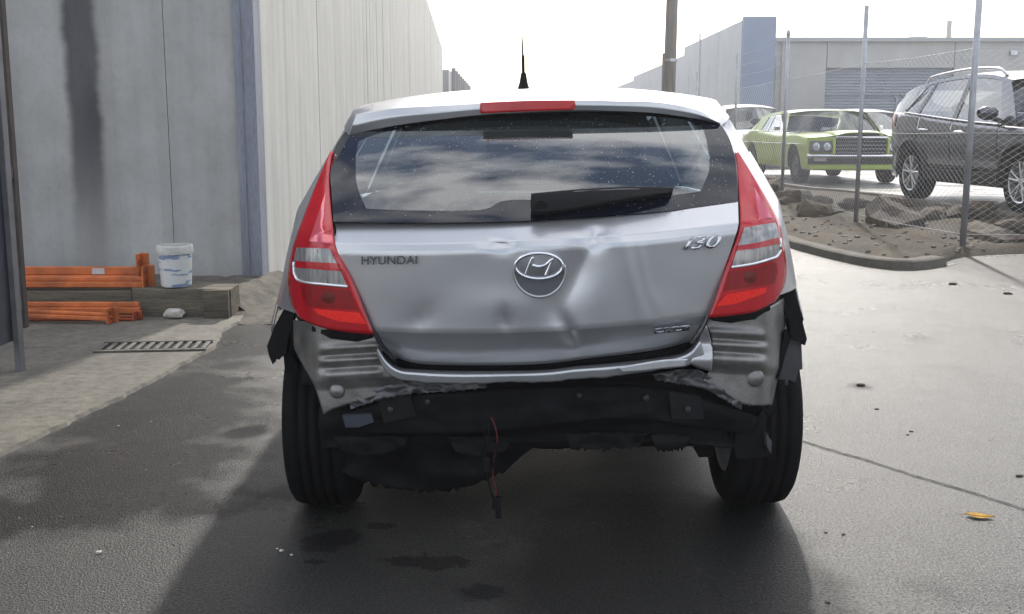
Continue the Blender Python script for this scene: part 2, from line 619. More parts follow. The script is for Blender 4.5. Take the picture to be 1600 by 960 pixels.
# side wall, receding
yaw_w = -0.040
def wall_pt(s):
    return Vector((corner.x + yaw_w * s, WY + 0.03 + s, 0))
s = 0.18
k = 0
random.seed(11)
while s < 62:
    w = random.choice((1.2, 1.2, 1.8, 2.4))
    a, b = wall_pt(s), wall_pt(min(s + w - 0.010, 62))
    dd = (b - a).normalized()
    nrm = Vector((dd.y, -dd.x, 0)) * random.uniform(-0.003, 0.003)
    m = MB()
    thick = Vector((-dd.y, dd.x, 0)) * 0.2
    pts = [a + nrm, b + nrm, b + thick, a + thick]
    m.poly_prism([(q.x, q.y, 0) for q in pts], (0, 0, 6.25))
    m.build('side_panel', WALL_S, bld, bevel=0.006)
    # form-tie ribs cast into the panel
    nr = random.choice((0, 0, 1))
    for q in range(nr):
        t = (q + random.uniform(0.35, 0.75)) / (nr + 0.2)
        c = a.lerp(b, t) + nrm
        rb = MB()
        o2 = Vector((dd.y, -dd.x, 0))
        h = dd * 0.014
        rb.poly_prism([tuple(c - h - o2 * .01), tuple(c - h + o2 * .0045), tuple(c + h + o2 * .0045), tuple(c + h - o2 * .01)], (0, 0, 6.24))
        rb.build('rib', WALL_S, bld)
    s += w
back = MB()
a, b = wall_pt(0.2) + Vector((-0.3, 0, 0)), wall_pt(62) + Vector((-0.3, 0, 0))
back.poly_prism([tuple(a), tuple(b), tuple(b + Vector((-12, 0, 0))), tuple(a + Vector((-12, 0, 0)))], (0, 0, 6.2))
back.build('roof_block', mat('joint_dark', (0.10, 0.10, 0.10), 0.9), bld)
# further shed beyond
fs = empty('far_shed', tuple(wall_pt(64)))
tag(fs, 'low dark ribbed shed beyond the end of the ribbed concrete wall', 'shed')
FARG = mat('far_grey', (0.30, 0.30, 0.32), 0.8, var=0.15, scale=1)
for q in range(9):
    MB().box(-10, 0.35 - 0.02 * q, q * 4.0, q * 4.0 + 3.9, 0, 5.0 + (q % 2) * 0.1).build('bay', FARG, fs)
    MB().box(0.35 - 0.02 * q, 0.62 - .02 * q, q * 4.0 + 3.5, q * 4.0 + 3.85, 0, 5.3).build('pilaster', mat('far_dark', (0.14, 0.14, 0.16), 0.8), fs)

# timber sleepers at the foot of the wall
TIMBER = mat('old_timber', (0.105, 0.09, 0.065), 0.9, var=0.5, scale=6, stretch=(0.3, 3, 3), bump=0.8, bscale=25, fine=0.25)
SLY = 7.2
sl_r = Wp(362, 498, SLY)
sz = Wp(300, 452, SLY).z
def rough_beam(name, x0, x1, y0, y1, z0, z1, m, seed, n=26):
    mb = MB()
    rows = []
    for i in range(n):
        x = x0 + (x1 - x0) * i / (n - 1)
        ring_ = []
        for (yy, zz) in ((y0, z0), (y0, z0 * .5 + z1 * .5), (y0, z1), (y1, z1), (y1, z0), (y0, z0)):
            w = Vector((x * 3, yy * 4 + seed, zz * 6))
            ring_.append((x, yy + .014 * mnoise.noise(w), zz + .012 * mnoise.noise(w + Vector((5, 5, 5)))))
        ring_[-1] = ring_[0]
        rows.append(ring_)
    mb.grid(rows)
    b = len(mb.v)
    mb.v += [rows[0][k] for k in range(5)] + [rows[-1][k] for k in range(5)]
    mb.f += [tuple(range(b, b + 5)), tuple(range(b + 5, b + 10))]
    return mb.build(name, m)
xm = Wp(205, 480, SLY).x
o = rough_beam('timber_sleeper', xm + 0.01, sl_r.x, SLY, SLY + 0.24, 0.0, sz, TIMBER, 2)
tag(o, 'weathered timber sleeper lying under the white bucket', 'sleeper')
o = rough_beam('timber_sleeper', -5.5, xm - 0.005, SLY + 0.03, SLY + 0.26, 0.0, sz - 0.015, TIMBER, 9)
tag(o, 'dark timber sleeper lying behind the orange beams', 'sleeper')
o = rough_beam('timber_post', sl_r.x - 0.17, sl_r.x - 0.005, SLY - 0.05, SLY - 0.012, 0.0, sz + 0.0, TIMBER, 4, 6)
tag(o, 'short squared timber block standing against the end of the sleeper', 'block')
# rubble / soil behind the sleepers
SOIL = mat('dark_soil', (0.085, 0.075, 0.06), 0.95, var=0.6, scale=9, bump=1.0, bscale=40, fine=0.3)
rows = []
for i in range(12):
    y = SLY + 0.2 + i * 0.1
    rows.append([(-5.5 + k * 0.06, y, (sz - 0.06) * max(0, min(1, (sl_r.x + 0.10 + i * .02 - (-5.5 + k * 0.06)) / 0.25)) + 0.02 * mnoise.noise(Vector((k * .5, i * .7, 0))) + 0.004) for k in range(66)])
tag(MB().grid(rows).build('soil_fill', SOIL, smooth=True), kind='structure')
# soil wedge by the column and along the side wall
rows = []
for i in range(24):
    y = 7.0 + i * 0.25
    rows.append([(corner.x - 0.04 * max(0, y - WY) + k * 0.07 - 0.02, y, max(-0.01, 0.07 * (1 - k / 7) * min(1, (y - 7.0) / 1.0) + 0.015 * mnoise.noise(Vector((k * .9, i * .8, 4))))) for k in range(9)])
tag(MB().grid(rows).build('soil_verge', SOIL, smooth=True), kind='structure')

# bucket on the sleeper
bk_c = Wp(276, 447, SLY + 0.12)
bk = empty('bucket', (bk_c.x, SLY + 0.12, sz + 0.006))
tag(bk, 'white paint stained plastic bucket standing on the timber sleeper', 'bucket')
bm_ = bpy.data.materials.new('bucket_white')
n_, l_ = nodes_of(bm_)
pp = n_['Principled BSDF']; pp.inputs['Roughness'].default_value = 0.5
tc = n_.new('ShaderNodeTexCoord'); t1 = n_.new('ShaderNodeTexNoise'); t1.inputs['Scale'].default_value = 9; t1.inputs['Detail'].default_value = 6
mp_ = n_.new('ShaderNodeMapping'); mp_.inputs['Scale'].default_value = (0.8, .8, 3.2); mp_.inputs['Rotation'].default_value = (0, 0.2, 0)
l_.new(tc.outputs['Object'], mp_.inputs['Vector']); l_.new(mp_.outputs['Vector'], t1.inputs['Vector'])
r1 = n_.new('ShaderNodeValToRGB')
r1.color_ramp.elements[0].position = 0.545; r1.color_ramp.elements[0].color = (0.62, 0.62, 0.60, 1)
r1.color_ramp.elements[1].position = 0.59; r1.color_ramp.elements[1].color = (0.20, 0.27, 0.40, 1)
l_.new(t1.outputs['Fac'], r1.inputs['Fac']); l_.new(r1.outputs['Color'], pp.inputs['Base Color'])
BW = mat('bucket_rim', (0.55, 0.54, 0.5), 0.5, var=.2, scale=20)
hgt = 64 / 1700 * 7.42
MB().lathe([(0, 0.001), (0, .098), (.01, .101), (hgt * .8, .112), (hgt * .8, .108), (.02, .096), (.02, .001)], 32, 'z').build('tub', bm_, bk, smooth=False)
MB().lathe([(hgt * .8, .1125), (hgt * .8, .120), (hgt * .86, .122), (hgt * .97, .120), (hgt, .117), (hgt, .110), (hgt * .8, .1085)], 32, 'z', close=True).build('rim', BW, bk)
MB().lathe([(hgt * .78, .001), (hgt * .78, .106)], 24, 'z').build('contents', mat('bucket_dark', (.02, .02, .03), .5), bk)
hp = [(0.118 * math.cos(a), 0.118 * math.sin(a) * -1, hgt * .9 - .03 * math.sin(a)) for a in np.linspace(0.1, math.pi - .1, 14)]
MB().tube(hp, 0.003, 5).build('handle', DARK_CHROME, bk)
so = bpy.data.objects  # keep reference short

# orange racking beams
ORANGE = mat('orange_paint', (0.46, 0.115, 0.025), 0.5, var=0.38, scale=7, bump=0.1, bscale=60, fine=0.1)
ORANGE_D = mat('orange_rust', (0.30, 0.05, 0.012), 0.6, var=0.35, scale=10)
def rack_beam(label, p0, p1, hgt, dep, m, plate=None, sticker=None, rot=0.0, group=None):
    """box-section beam from p0 (left, base) to p1 (right, base) with a connector plate at its right end"""
    p0, p1 = Vector(p0), Vector(p1)
    L = (p1 - p0).length
    r = empty('racking_beam', tuple(p0))
    d = p1 - p0
    r.rotation_euler = (0, -math.asin(d.z / L), math.atan2(d.y, d.x))
    tag(r, label, 'beam', group)
    MB().box(0, L, 0, dep, 0.0, hgt * .55).build('lower_section', m, r, bevel=0.006)
    MB().box(0, L - .01, dep * .35, dep, hgt * .55 + .001, hgt).build('upper_section', m, r, bevel=0.006)
    if plate:
        x0, z0, z1, w = plate
        pm = MB()
        pm.box(L + .001, L + .012, -.02, dep + .03, z0, z1)
        pm.box(L + .012, L + .012 + w, dep + .01, dep + .03, z0, z1)
        pm.build('connector_plate', m, r, bevel=0.003)
        for q in range(2):
            MB().box(L + .0125, L + .02 , .01, .03, z0 + (z1 - z0) * (.25 + .4 * q), z0 + (z1 - z0) * (.4 + .4 * q)).build('hook', ORANGE_D, r)
    if sticker:
        MB().box(sticker, sticker + .085, dep * .35 - .0025, dep * .35 - .001, hgt * .6, hgt * .93).build('sticker', mat('sticker_paper', (.5, .48, .48), .7, var=.1, scale=30), r)
    return r
def P_at(u, v, Y): return Wp(u, v, Y)
x0 = -4.6
e1 = Wp(212, 424, 7.32); b1 = Wp(215, 438, 7.22)
zt = sz + 0.004
rack_beam('orange racking beam with a paper sticker, upper stack at the back', (x0, 7.345, zt), (e1.x, 7.345, zt), 0.125, .05, ORANGE, (0, .0, .215, .05), sticker=Wp(140, 410, 7.33).x - x0)
rack_beam('orange racking beam with red end plate, upper stack in front', (x0, 7.24, zt), (Wp(222, 430, 7.24).x, 7.24, zt), 0.07, .06, ORANGE, (0, -.01, .145, .045))
l1 = Wp(218, 488, 7.10)
rack_beam('orange racking beam with open square end lying before the sleepers', (x0, 7.10, .055), (l1.x, 7.10, .055), 0.075, .05, ORANGE)
l2 = Wp(172, 500, 6.98)
rack_beam('bright orange racking beam lying askew with its end plate on the concrete', (x0, 7.02, .105), (l2.x, 6.93, .035), 0.05, .05, ORANGE, (0, -.018, .085, .035))
rack_beam('dull red racking beam at the bottom of the lower stack', (x0, 7.0, .021), (Wp(205, 505, 7.0).x, 7.03, .021), 0.03, .05, ORANGE_D, (0, -.002, .055, .03))

# stone, pebbles, weeds
def rock_mesh(name, size, seed, m, parent=None, sub=2, angular=0.35):
    bm = bmesh.new()
    bmesh.ops.create_icosphere(bm, subdivisions=sub, radius=1)
    sd = Vector((seed * 3.7, seed * 1.3, seed * .7))
    for v in bm.verts:
        c = v.co.copy()
        k = 1 + angular * mnoise.noise(c * 1.1 + sd) + .12 * mnoise.noise(c * 3 + sd)
        mx = max(abs(c.x), abs(c.y), abs(c.z))
        c = c.lerp(c / mx * .82, .55) * k
        v.co = Vector((c.x * size[0], c.y * size[1], c.z * size[2]))
    me = bpy.data.meshes.new(name)
    bm.to_mesh(me); bm.free()
    me.materials.append(m)
    o = bpy.data.objects.new(name, me)
    COL.objects.link(o)
    return o
STONE = mat('pale_stone', (0.42, 0.40, 0.36), 0.85, var=.3, scale=12, bump=.4)
q = G(276, 499)
o = rock_mesh('stone', (.075, .05, .038), 3, STONE); o.location = (q.x, q.y - .06, .05)
tag(o, 'flat pale grey stone lying against the timber sleeper', 'stone')
q = G(113, 503)
o = rock_mesh('stone', (.04, .03, .022), 8, mat('blue_grey_stone', (.16, .18, .2), .8, var=.3)); o.location = (q.x, q.y - .02, .036)
tag(o, 'small blue grey stone lying under the lower orange beams', 'stone')
pebs = [(185, 667, .013), (236, 660, .008), (212, 676, .006), (228, 735, .006), (193, 940, .005), (440, 862, .016), (455, 868, .009), (433, 858, .008), (30, 810, .006), (95, 808, .006), (50, 824, .007), (155, 865, .02)]
for i, (u, v, sz_) in enumerate(pebs):
    q = G(u, v)
    sz_ *= .55
    o = rock_mesh('pebble', (sz_, sz_ * .8, sz_ * .55), i + 20, STONE, sub=1)
    o.location = (q.x, q.y, sz_ * .4)
    tag(o, 'small pale pebble lying on the dark damp asphalt', 'pebble', 'loose pebbles on the asphalt')
debris = [(1370, 640, .010), (1424, 675, .008), (1418, 680, .007), (1592, 745, .013), (1345, 603, .02), (1293, 942, .007), (1318, 836, .006), (1488, 445, .03), (1575, 460, .03), (1290, 833, .006), (1165, 892, .006)]
DEB = mat('debris_dark', (.03, .026, .02), .9)
for i, (u, v, sz_) in enumerate(debris):
    q = G(u, v)
    o = rock_mesh('debris_crumb', (sz_ * 1.3, sz_ * .8, sz_ * .4), i + 50, DEB, sub=1)
    o.location = (q.x, q.y, sz_ * .25)
    tag(o, 'small dark crumb of debris lying on the bright yard', 'debris', 'dark crumbs on the yard')
# yellow leaf
q = G(1531, 809)
LEAF = mat('yellow_leaf', (.45, .27, .03), .8, spec=.2, var=.5, scale=60, second=(.25, .12, .01))
mb = MB(); rows = []
for i in range(11):
    t = i / 10
    w = .024 * math.sin(math.pi * t ** .8) + .0008
    rows.append([(-.045 + .09 * t, w * k, .004 + .004 * (t - .5) ** 2 * 4 + .003 * k * k) for k in (-1, -.5, 0, .5, 1)])
mb.grid(rows)
lf = empty('fallen_leaf', (q.x, q.y, 0.0), R(-18))
tag(lf, 'yellow fallen leaf lying on the asphalt beside the slab joint', 'leaf')
mb.build('blade', LEAF, lf, smooth=True)
MB().tube([(-.062, .004, .003), (-.045, 0, .008), (0, 0, .0045), (.043, 0, .008)], .0012, 4).build('stalk', mat('leaf_stalk', (.25, .12, .02), .7), lf)
WEED = mat('weed_green', (.06, .085, .025), .7, var=.4, scale=20)
for (u, v, hh, lab) in ((405, 455, .14, 'green weed clump growing at the foot of the corner column'), (357, 452, .07, 'small weed growing behind the end of the timber sleeper')):
    b0 = G(u, v + 6); mb = MB(); random.seed(int(u))
    for i in range(60):
        a, r_ = random.uniform(0, 6.28), random.uniform(0, .06)
        h = hh * random.uniform(.4, 1); l_ean = random.uniform(.01, .07)
        p0 = Vector((math.cos(a) * r_, math.sin(a) * r_, 0)); p2 = p0 + Vector((math.cos(a) * l_ean, math.sin(a) * l_ean, h))
        sd = Vector((-math.sin(a), math.cos(a), 0)) * .006
        b_ = len(mb.v); pm = p0.lerp(p2, .5) + Vector((0, 0, .01))
        mb.v += [tuple(p0 - sd * .5), tuple(p0 + sd * .5), tuple(pm + sd), tuple(p2), tuple(pm - sd)]
        mb.f.append((b_, b_ + 1, b_ + 2, b_ + 3, b_ + 4))
    o = mb.build('weed', WEED); o.location = (b0.x + .02, b0.y - .05, 0.0)
    tag(o, lab, 'weed')

# drain grate
GRATE = mat('grate_iron', (.10, .095, .085), .7, .3, var=.5, scale=20)
ga, gb = G(160, 549), G(322, 546)
dr = empty('drain_grate', (ga.x, ga.y, .018), math.atan2(gb.y - ga.y, gb.x - ga.x))
tag(dr, 'slotted iron drain grate set into the concrete apron', 'grate')
L = (gb - ga).length
MB().box(0, L, -.10, .10, .0, .003).build('drain_pit', mat('pit_black', (.004, .004, .004), 1), dr)
MB().box(-.02, L + .02, .10, .125, -.002, .016).build('frame_bar', GRATE, dr, bevel=.003)
MB().box(-.02, L + .02, -.125, -.10, -.002, .010).build('frame_bar', APRON, dr, bevel=.003)
for i in range(12):
    x = L * i / 11
    MB().box(x - .013, x + .013, -.0995, .0995, .0035, .012).build('bar', GRATE, dr, bevel=.003)

# dark steel gate leaf at the left
GATE_B = mat('gate_dark_blue', (.028, .033, .048), .5, var=.3, scale=5, fine=.1)
GATE_BR = mat('gate_rust_brown', (.045, .032, .026), .75, var=.5, scale=8)
ge = G(34, 582)
gt = empty('steel_gate', (ge.x, ge.y, 0))
tag(gt, 'dark blue steel gate leaf with rusty brown edge post by the apron', 'gate')
zb = Wp(26, 530, ge.y).z
w32 = 0.0
MB().box(-.05, -.008, -2.4, -.0, zb, 3.4).build('leaf_panel', GATE_B, gt, bevel=.004)
MB().box(-.006, .024, -.06, .0, 0.0, 3.4).build('edge_post', mat('gate_grey_edge', (.12, .12, .125), .6, var=.3), gt, bevel=.003)
rpx = Wp(38, 400, ge.y + .4).x - ge.x
MB().box(rpx - .035, rpx, .35, .40, .17, 3.4).build('rear_post', GATE_BR, gt, bevel=.003)
MB().box(rpx - .03, rpx - .004, .003, .349, 1.0, 1.06).build('hinge_bar', GATE_BR, gt, bevel=.003)
MB().box(rpx - .03, rpx - .004, .003, .349, 2.6, 2.66).build('hinge_bar', GATE_BR, gt, bevel=.003)
MB().box(rpx - .03, rpx - .004, .003, .349, .28, .34).build('hinge_bar', GATE_BR, gt, bevel=.003)
MB().box(-.006, .024, -2.4, -2.34, 0.0, 3.4).build('edge_post', mat('gate_grey_edge', (.12, .12, .125), .6, var=.3), gt, bevel=.003)
o = rock_mesh('concrete_footing', (.09, .10, .05), 14, STONE); o.location = (ge.x - .16, ge.y - .12, .07)
tag(o, 'pale broken concrete lump lying under the steel gate', 'rubble')

# ================================================================== RIGHT: verge, fence, yard, buildings
YZ = 0.29
low = [(2.6, 40), (2.75, 26), (2.9, 18), (3.03, 12.6), (3.15, 11.0), (3.48, 9.9), (4.0, 10.15), (4.55, 10.8), (5.6, 11.12), (7.0, 11.2), (12, 11.25)]
high = [(4.75, 40), (4.7, 26), (4.75, 18.9), (5.25, 17.2), (5.5, 15.6), (5.55, 14.0), (5.7, 12.8), (6.2, 12.0), (7.6, 11.8), (12, 11.75)]
lo_ = resample(low, 150, True); hi_ = resample(high, 150, True)
DIRT = mat('verge_dirt', (.070, .050, .025), .95, var=.6, scale=1.8, bump=1.0, bscale=30, second=(.026, .022, .016), fine=.55)
rows = []
for j in range(26):
    t = j / 25
    row = []
    for i in range(150):
        p = lo_[i].lerp(hi_[i], t)
        prof = .085 * min(1, t * 6) + (YZ - .09) * max(0, (t - .45) / .55) ** 1.3
        nz = (.035 * mnoise.noise(Vector((p.x * 2.2, p.y * 2.2, 0))) + .022 * mnoise.noise(Vector((p.x * 7, p.y * 7, 3)))) * min(1, t * 5) * min(1, (1 - t) * 6)
        row.append((p.x, p.y, prof + nz - (.0 if 0 < j < 25 else .0)))
    rows.append(row)
tag(MB().grid(rows).build('dirt_verge', DIRT, smooth=True), kind='structure')
# kerb along the verge
KERB = mat('kerb_concrete', (.115, .10, .08), .9, var=.45, scale=5, bump=.5, bscale=40, second=(.06, .055, .045), fine=.3)
kl = resample(low[:7], 260, True)
rows = [[], [], [], [], []]
for i, p in enumerate(kl):
    d = (kl[min(i + 1, 259)] - kl[max(i - 1, 0)]).normalized()
    nn = Vector((d.y, -d.x, 0))   # towards the verge or the yard
    c = Vector((8, 16, 0)) - p
    if nn.dot(c) < 0: nn = -nn
    w = .012 * mnoise.noise(Vector((p.x * 3, p.y * 3, 8)))
    hh = .085 + .014 * mnoise.noise(Vector((p.x * 2, p.y * 2, 1)))
    for r_, (o_, z_) in enumerate(((-.10, -.01), (-.085, hh * .85), (-.06, hh), (.07, hh), (.09, .02))):
        q = p + nn * (o_ + w)
        rows[r_].append((q.x, q.y, z_))
o = MB().grid(rows).build('verge_kerb', KERB, smooth=False)
tag(o, kind='structure')
# raised yard slab
YARD = mat('yard_wet_concrete', (.22, .215, .205), .33, var=.4, scale=1.3, rvar=.12, bump=.25, bscale=50, fine=.15)
pts = [(p.x, p.y) for p in hi_]
poly = [(x, y, YZ) for x, y in pts] + [(60, 11.75, YZ), (60, 60, YZ), (4.75, 60, YZ)]
mb = MB(); mb.v = poly; mb.f = [tuple(range(len(poly)))]
tag(mb.build('yard', YARD), kind='structure')
# edging course along the yard rim
rows = [[], [], [], []]
for i, p in enumerate(hi_):
    d = (hi_[min(i + 1, 149)] - hi_[max(i - 1, 0)]).normalized()
    nn = Vector((d.y, -d.x, 0))
    if nn.dot(Vector((8, 20, 0)) - p) < 0: nn = -nn
    h = YZ + .02 + .012 * mnoise.noise(Vector((p.x * 2, p.y * 2, 5)))
    for r_, (o_, z_) in enumerate(((-.05, YZ - .2), (-.045, h), (.10, h), (.12, YZ - .02))):
        q = p + nn * o_
        rows[r_].append((q.x, q.y, z_))
tag(MB().grid(rows).build('yard_edging', mat('edging_brown', (.17, .145, .115), .9, var=.4, scale=4, bump=.5, bscale=30, fine=.2)), kind='structure')
# rocks on the bank
ROCK = mat('bank_rock', (.10, .070, .043), .9, var=.5, scale=6, bump=1.0, bscale=22, second=(.035, .03, .025), fine=.2)
random.seed(5)
for i in range(38):
    k = int(26 + i * 2.85)
    p = hi_[k]; t = random.uniform(.62, .93) if i % 3 else random.uniform(.45, .62)
    c = lo_[k].lerp(hi_[k], t)
    sz_ = random.uniform(.20, .36)
    o = rock_mesh('rock', (sz_ * random.uniform(.9, 1.5), sz_ * random.uniform(.6, 1.0), sz_ * random.uniform(.5, .75)), i + 70, ROCK, sub=2, angular=.5)
    zz = .085 + (YZ - .09) * max(0, (t - .45) / .55) ** 1.3
    o.location = (c.x, c.y, zz + .0)
    o.rotation_euler = (random.uniform(-.25, .25), random.uniform(-.25, .25), random.uniform(0, 3.1))
    tag(o, 'rough brown rock in the bank below the fenced yard', 'rock', 'rocks along the yard bank')
# white litter and gravel on the verge
random.seed(9)
mb = MB()
for i in range(700):
    k = random.randint(25, 130); t = random.uniform(.08, .7)
    c = lo_[k].lerp(hi_[k], t)
    prof = .085 * min(1, t * 6) + (YZ - .09) * max(0, (t - .45) / .55) ** 1.3
    nz = (.035 * mnoise.noise(Vector((c.x * 2.2, c.y * 2.2, 0))) + .022 * mnoise.noise(Vector((c.x * 7, c.y * 7, 3)))) * min(1, t * 5)
    r_ = random.uniform(.008, .03)
    a = random.uniform(0, 3)
    M = Matrix.Translation((c.x, c.y, prof + nz + r_ * .2)) @ Matrix.Rotation(a, 4, 'Z') @ Matrix.Rotation(random.uniform(-.5, .5), 4, 'X')
    mb.box(-r_, r_, -r_ * .7, r_ * .7, -r_ * .4, r_ * .4, M)
tag(mb.build('verge_gravel', mat('gravel_mix', (.22, .20, .165), .9, var=.7, scale=3, second=(.05, .042, .03))), 'mixed pale gravel scattered over the dirt verge', 'gravel', kind='stuff')

# chain link fence
GALV = mat('galvanised', (.36, .37, .39), .45, .55, var=.2, scale=8)
WIRE = mat('fence_wire', (.36, .37, .39), .55, .25)
fence = empty('chain_link_fence', (4.55, 11.06, 0))
tag(fence, 'galvanised chain link fence with tall posts round the raised yard', 'fence')
pY = [(4.60, 11.06, 0.04), (4.33, 13.7, .08), (4.45, 18.0, .1), (4.55, 22.5, .1), (4.95, 29.7, .1), (5.0, 31.4, .1)]
pX = [(7.6, 11.1, .12)]
F0 = Vector((4.55, 11.06, 0))
PH = 2.74
for i, (x, y, z) in enumerate(pY + pX):
    q = Vector((x, y, 0)) - F0
    r_ = .032 if i in (0,) else .027
    mb = MB()
    mb.tube([(q.x, q.y, z - .1), (q.x, q.y, PH + (.25 if i == 0 else 0))], r_, 14)
    po = mb.build('post', GALV, fence, smooth=True)
    if i in (2,):
        MB().lathe([(PH, .034), (PH + .03, .036), (PH + .06, .028), (PH + .09, .01), (PH + .10, .001)], 12, 'z', (q.x, q.y, 0)).build('cap', GALV, po)
def chain_panel(a, b, z0, z1, pitch, rad):
    a, b = Vector(a) - F0, Vector(b) - F0
    d = b - a; L = d.length; d.normalize()
    nrm = Vector((d.y, -d.x, 0))
    v, f = [], []
    nw = int(L / pitch); nz = int((z1 - z0) / (pitch * .62))
    for w in range(nw + 1):
        base = len(v)
        for k in range(nz + 1):
            sgn = 1 if (k + w) % 2 else -1
            s_ = w * pitch + sgn * pitch * .5
            s_ = min(max(s_, 0), L)
            z = z0 + k * (z1 - z0) / nz
            p = a + d * s_
            o_ = nrm * (.002 * sgn)
            sway = nrm * (.02 * math.sin(s_ * 2.1) * math.sin(z * 2))
            c = Vector((p.x, p.y, z)) + o_ + sway
            v += [tuple(c + d * rad), tuple(c - d * rad * .5 + nrm * rad * .87), tuple(c - d * rad * .5 - nrm * rad * .87)]
        for k in range(nz):
            for q in range(3):
                q2 = (q + 1) % 3
                f.append((base + k * 3 + q, base + k * 3 + q2, base + k * 3 + 3 + q2, base + k * 3 + 3 + q))
    m = MB(); m.v = v; m.f = f
    o = m.build('wire_mesh', WIRE, fence, recalc=False)
    o['kind'] = 'stuff'
for i in range(len(pY) - 2):
    chain_panel((pY[i][0], pY[i][1], 0), (pY[i + 1][0], pY[i + 1][1], 0), .14, 2.05, .052 if i < 2 else .09, .0015 if i < 2 else .0019)
chain_panel((4.60, 11.06, 0), (7.6, 11.1, 0), .10, 2.05, .052, .0015)
for z in (2.05, 1.22, .2):
    for a, b in [(pY[i], pY[i + 1]) for i in range(len(pY) - 1)] + [(pY[0], pX[0])]:
        A, B = Vector((a[0], a[1], 0)) - F0, Vector((b[0], b[1], 0)) - F0
        MB().tube([(A.x, A.y, z), (A.x * .5 + B.x * .5, A.y * .5 + B.y * .5, z - .015), (B.x, B.y, z)], .003, 4).build('strain_wire', WIRE, fence)
for z in (2.3, 2.5, 2.7):
    for a, b in [(pY[i], pY[i + 1]) for i in range(2, len(pY) - 1)]:
        A, B = Vector((a[0], a[1], 0)) - F0, Vector((b[0], b[1], 0)) - F0
        MB().tube([(A.x, A.y, z), (A.x * .5 + B.x * .5, A.y * .5 + B.y * .5, z - .03), (B.x, B.y, z)], .003, 4).build('barbed_wire', WIRE, fence)

# power pole
POLEW = mat('pole_timber', (.19, .165, .145), .85, var=.4, scale=4, stretch=(3, 3, .2))
pb = Wp(1045, 135, 27)
pl = empty('power_pole', (pb.x, 27, 0))
tag(pl, 'tall brown timber power pole standing behind the silver car', 'pole')
MB().tube([(0, 0, -.1), (0.02, 0, 3.0), (.05, 0, 6.0), (.1, 0, 10)], [.155, .148, .135, .12], 14).build('shaft', POLEW, pl, smooth=True)
MB().box(-.17, -.09, -.09, .05, 0, 3.05).build('splint', POLEW, pl, bevel=.01)
MB().tube([(.02, 0, 2.85), (.02, 0, 2.92)], .175, 14).build('band', DARK_CHROME, pl)

# warehouses on the right
WH_W = mat('warehouse_pale', (.50, .51, .52), .8, var=.08, scale=.6)
WH_G = mat('warehouse_grey', (.40, .39, .375), .8, var=.1, scale=.8)
WH_B = mat('warehouse_blue', (.20, .25, .345), .7, var=.06, scale=.7)
DOORM = mat('roller_blue_grey', (.245, .275, .33), .55, var=.06, scale=1)
c0 = Wp(1160, 32, 38.0); c1 = Wp(1211, 27, 38.0)
wh = empty('pale_warehouse', (c0.x, 38, 0))
tag(wh, 'long pale panel warehouse with a tall slate blue end wall', 'warehouse')
H1 = c0.z
for q in range(18):
    y0 = .06 + q * 4.2
    MB().box(0, .3, y0, y0 + 4.17, 0, H1 - (.35 if q >= 3 and q < 8 else 0) - (.6 if q >= 8 else 0)).build('wall_panel', WH_W, wh)
MB().box(.0, c1.x - c0.x, -.25, .03, 0, H1 + .1).build('end_wall', WH_B, wh)
MB().box(.31, 14, 2.5, 76, 0, H1 - .9).build('roof_block', WH_G, wh)
MB().box(-.05, -.003, 8.2, 8.4, 0, H1 + .25).build('parapet_fin', WH_W, wh)
g0 = Wp(1213, 60, 40.0)
gw = empty('grey_warehouse', (g0.x, 40, 0))
tag(gw, 'low grey concrete warehouse with blue grey roller door and metal gutter', 'warehouse')
H2 = g0.z
dx0, dx1 = Wp(1292, 107, 40).x - g0.x, Wp(1490, 107, 40).x - g0.x
dz = Wp(1292, 106, 40).z
xs = [0, dx0]
MB().box(0.03, dx0 - .03, 0, .3, 0, H2 - .12).build('wall_panel', WH_G, gw)
MB().box(dx0, dx1, 0, .3, dz, H2 - .12).build('wall_panel', WH_G, gw)
for k in range(4):
    MB().box(dx1 + .03 + k * 4.5, dx1 + 4.5 + k * 4.5, 0, .3, 0, H2 - .12).build('wall_panel', WH_G, gw)
dm = MB()
rows = [[(x, .16 + .025 * math.cos(z * 60), z) for x in (dx0 + .002, dx1 - .002)] for z in np.linspace(0.02, dz - .002, 140)]
door = MB().grid(rows).build('roller_door', DOORM, gw)
MB().box((dx0 + dx1) / 2 + .3, (dx0 + dx1) / 2 + .38, .08, .13, .02, dz - 1.0).build('guide_rail', DOORM, door)
MB().box(dx0 + .01, dx1 - .01, .07, .13, dz - .95, dz - .9).build('guide_rail', DOORM, door)
MB().box(-.15, 26, -.16, -.002, H2 - .12, H2 + .02).build('gutter', mat('gutter_grey', (.33, .34, .35), .5, .2), gw)
MB().box(-.1, 26, .01, 20, H2 - .11, H2 - .02).build('roof', WH_G, gw)
MB().tube([(Wp(1224, 60, 40).x - g0.x, -.08, 0), (Wp(1224, 60, 40).x - g0.x, -.08, H2 - .12)], .05, 8).build('downpipe', WH_G, gw)
MB().tube([(Wp(1269, 170, 40).x - g0.x, -.05, 1.6), (Wp(1269, 160, 40).x - g0.x, -.05, 2.0)], .03, 6).build('tap_pipe', DARK_CHROME, gw)
vt = Wp(1483, 45, 42)
MB().tube([(vt.x - g0.x, 2, H2 - .1), (vt.x - g0.x, 2, H2 + .8)], .09, 10).build('vent_stack', WH_G, gw)
vt = Wp(1445, 52, 43)
MB().box(vt.x - g0.x - .5, vt.x - g0.x + .1, 3, 4, H2 - .1, H2 + .3).build('roof_box', WH_W, gw)
lt = Wp(1582, 83, 40)
MB().box(lt.x - g0.x - .12, lt.x - g0.x + .12, -.15, -.001, lt.z - .08, lt.z + .08).build('wall_light', DARK_CHROME, gw)

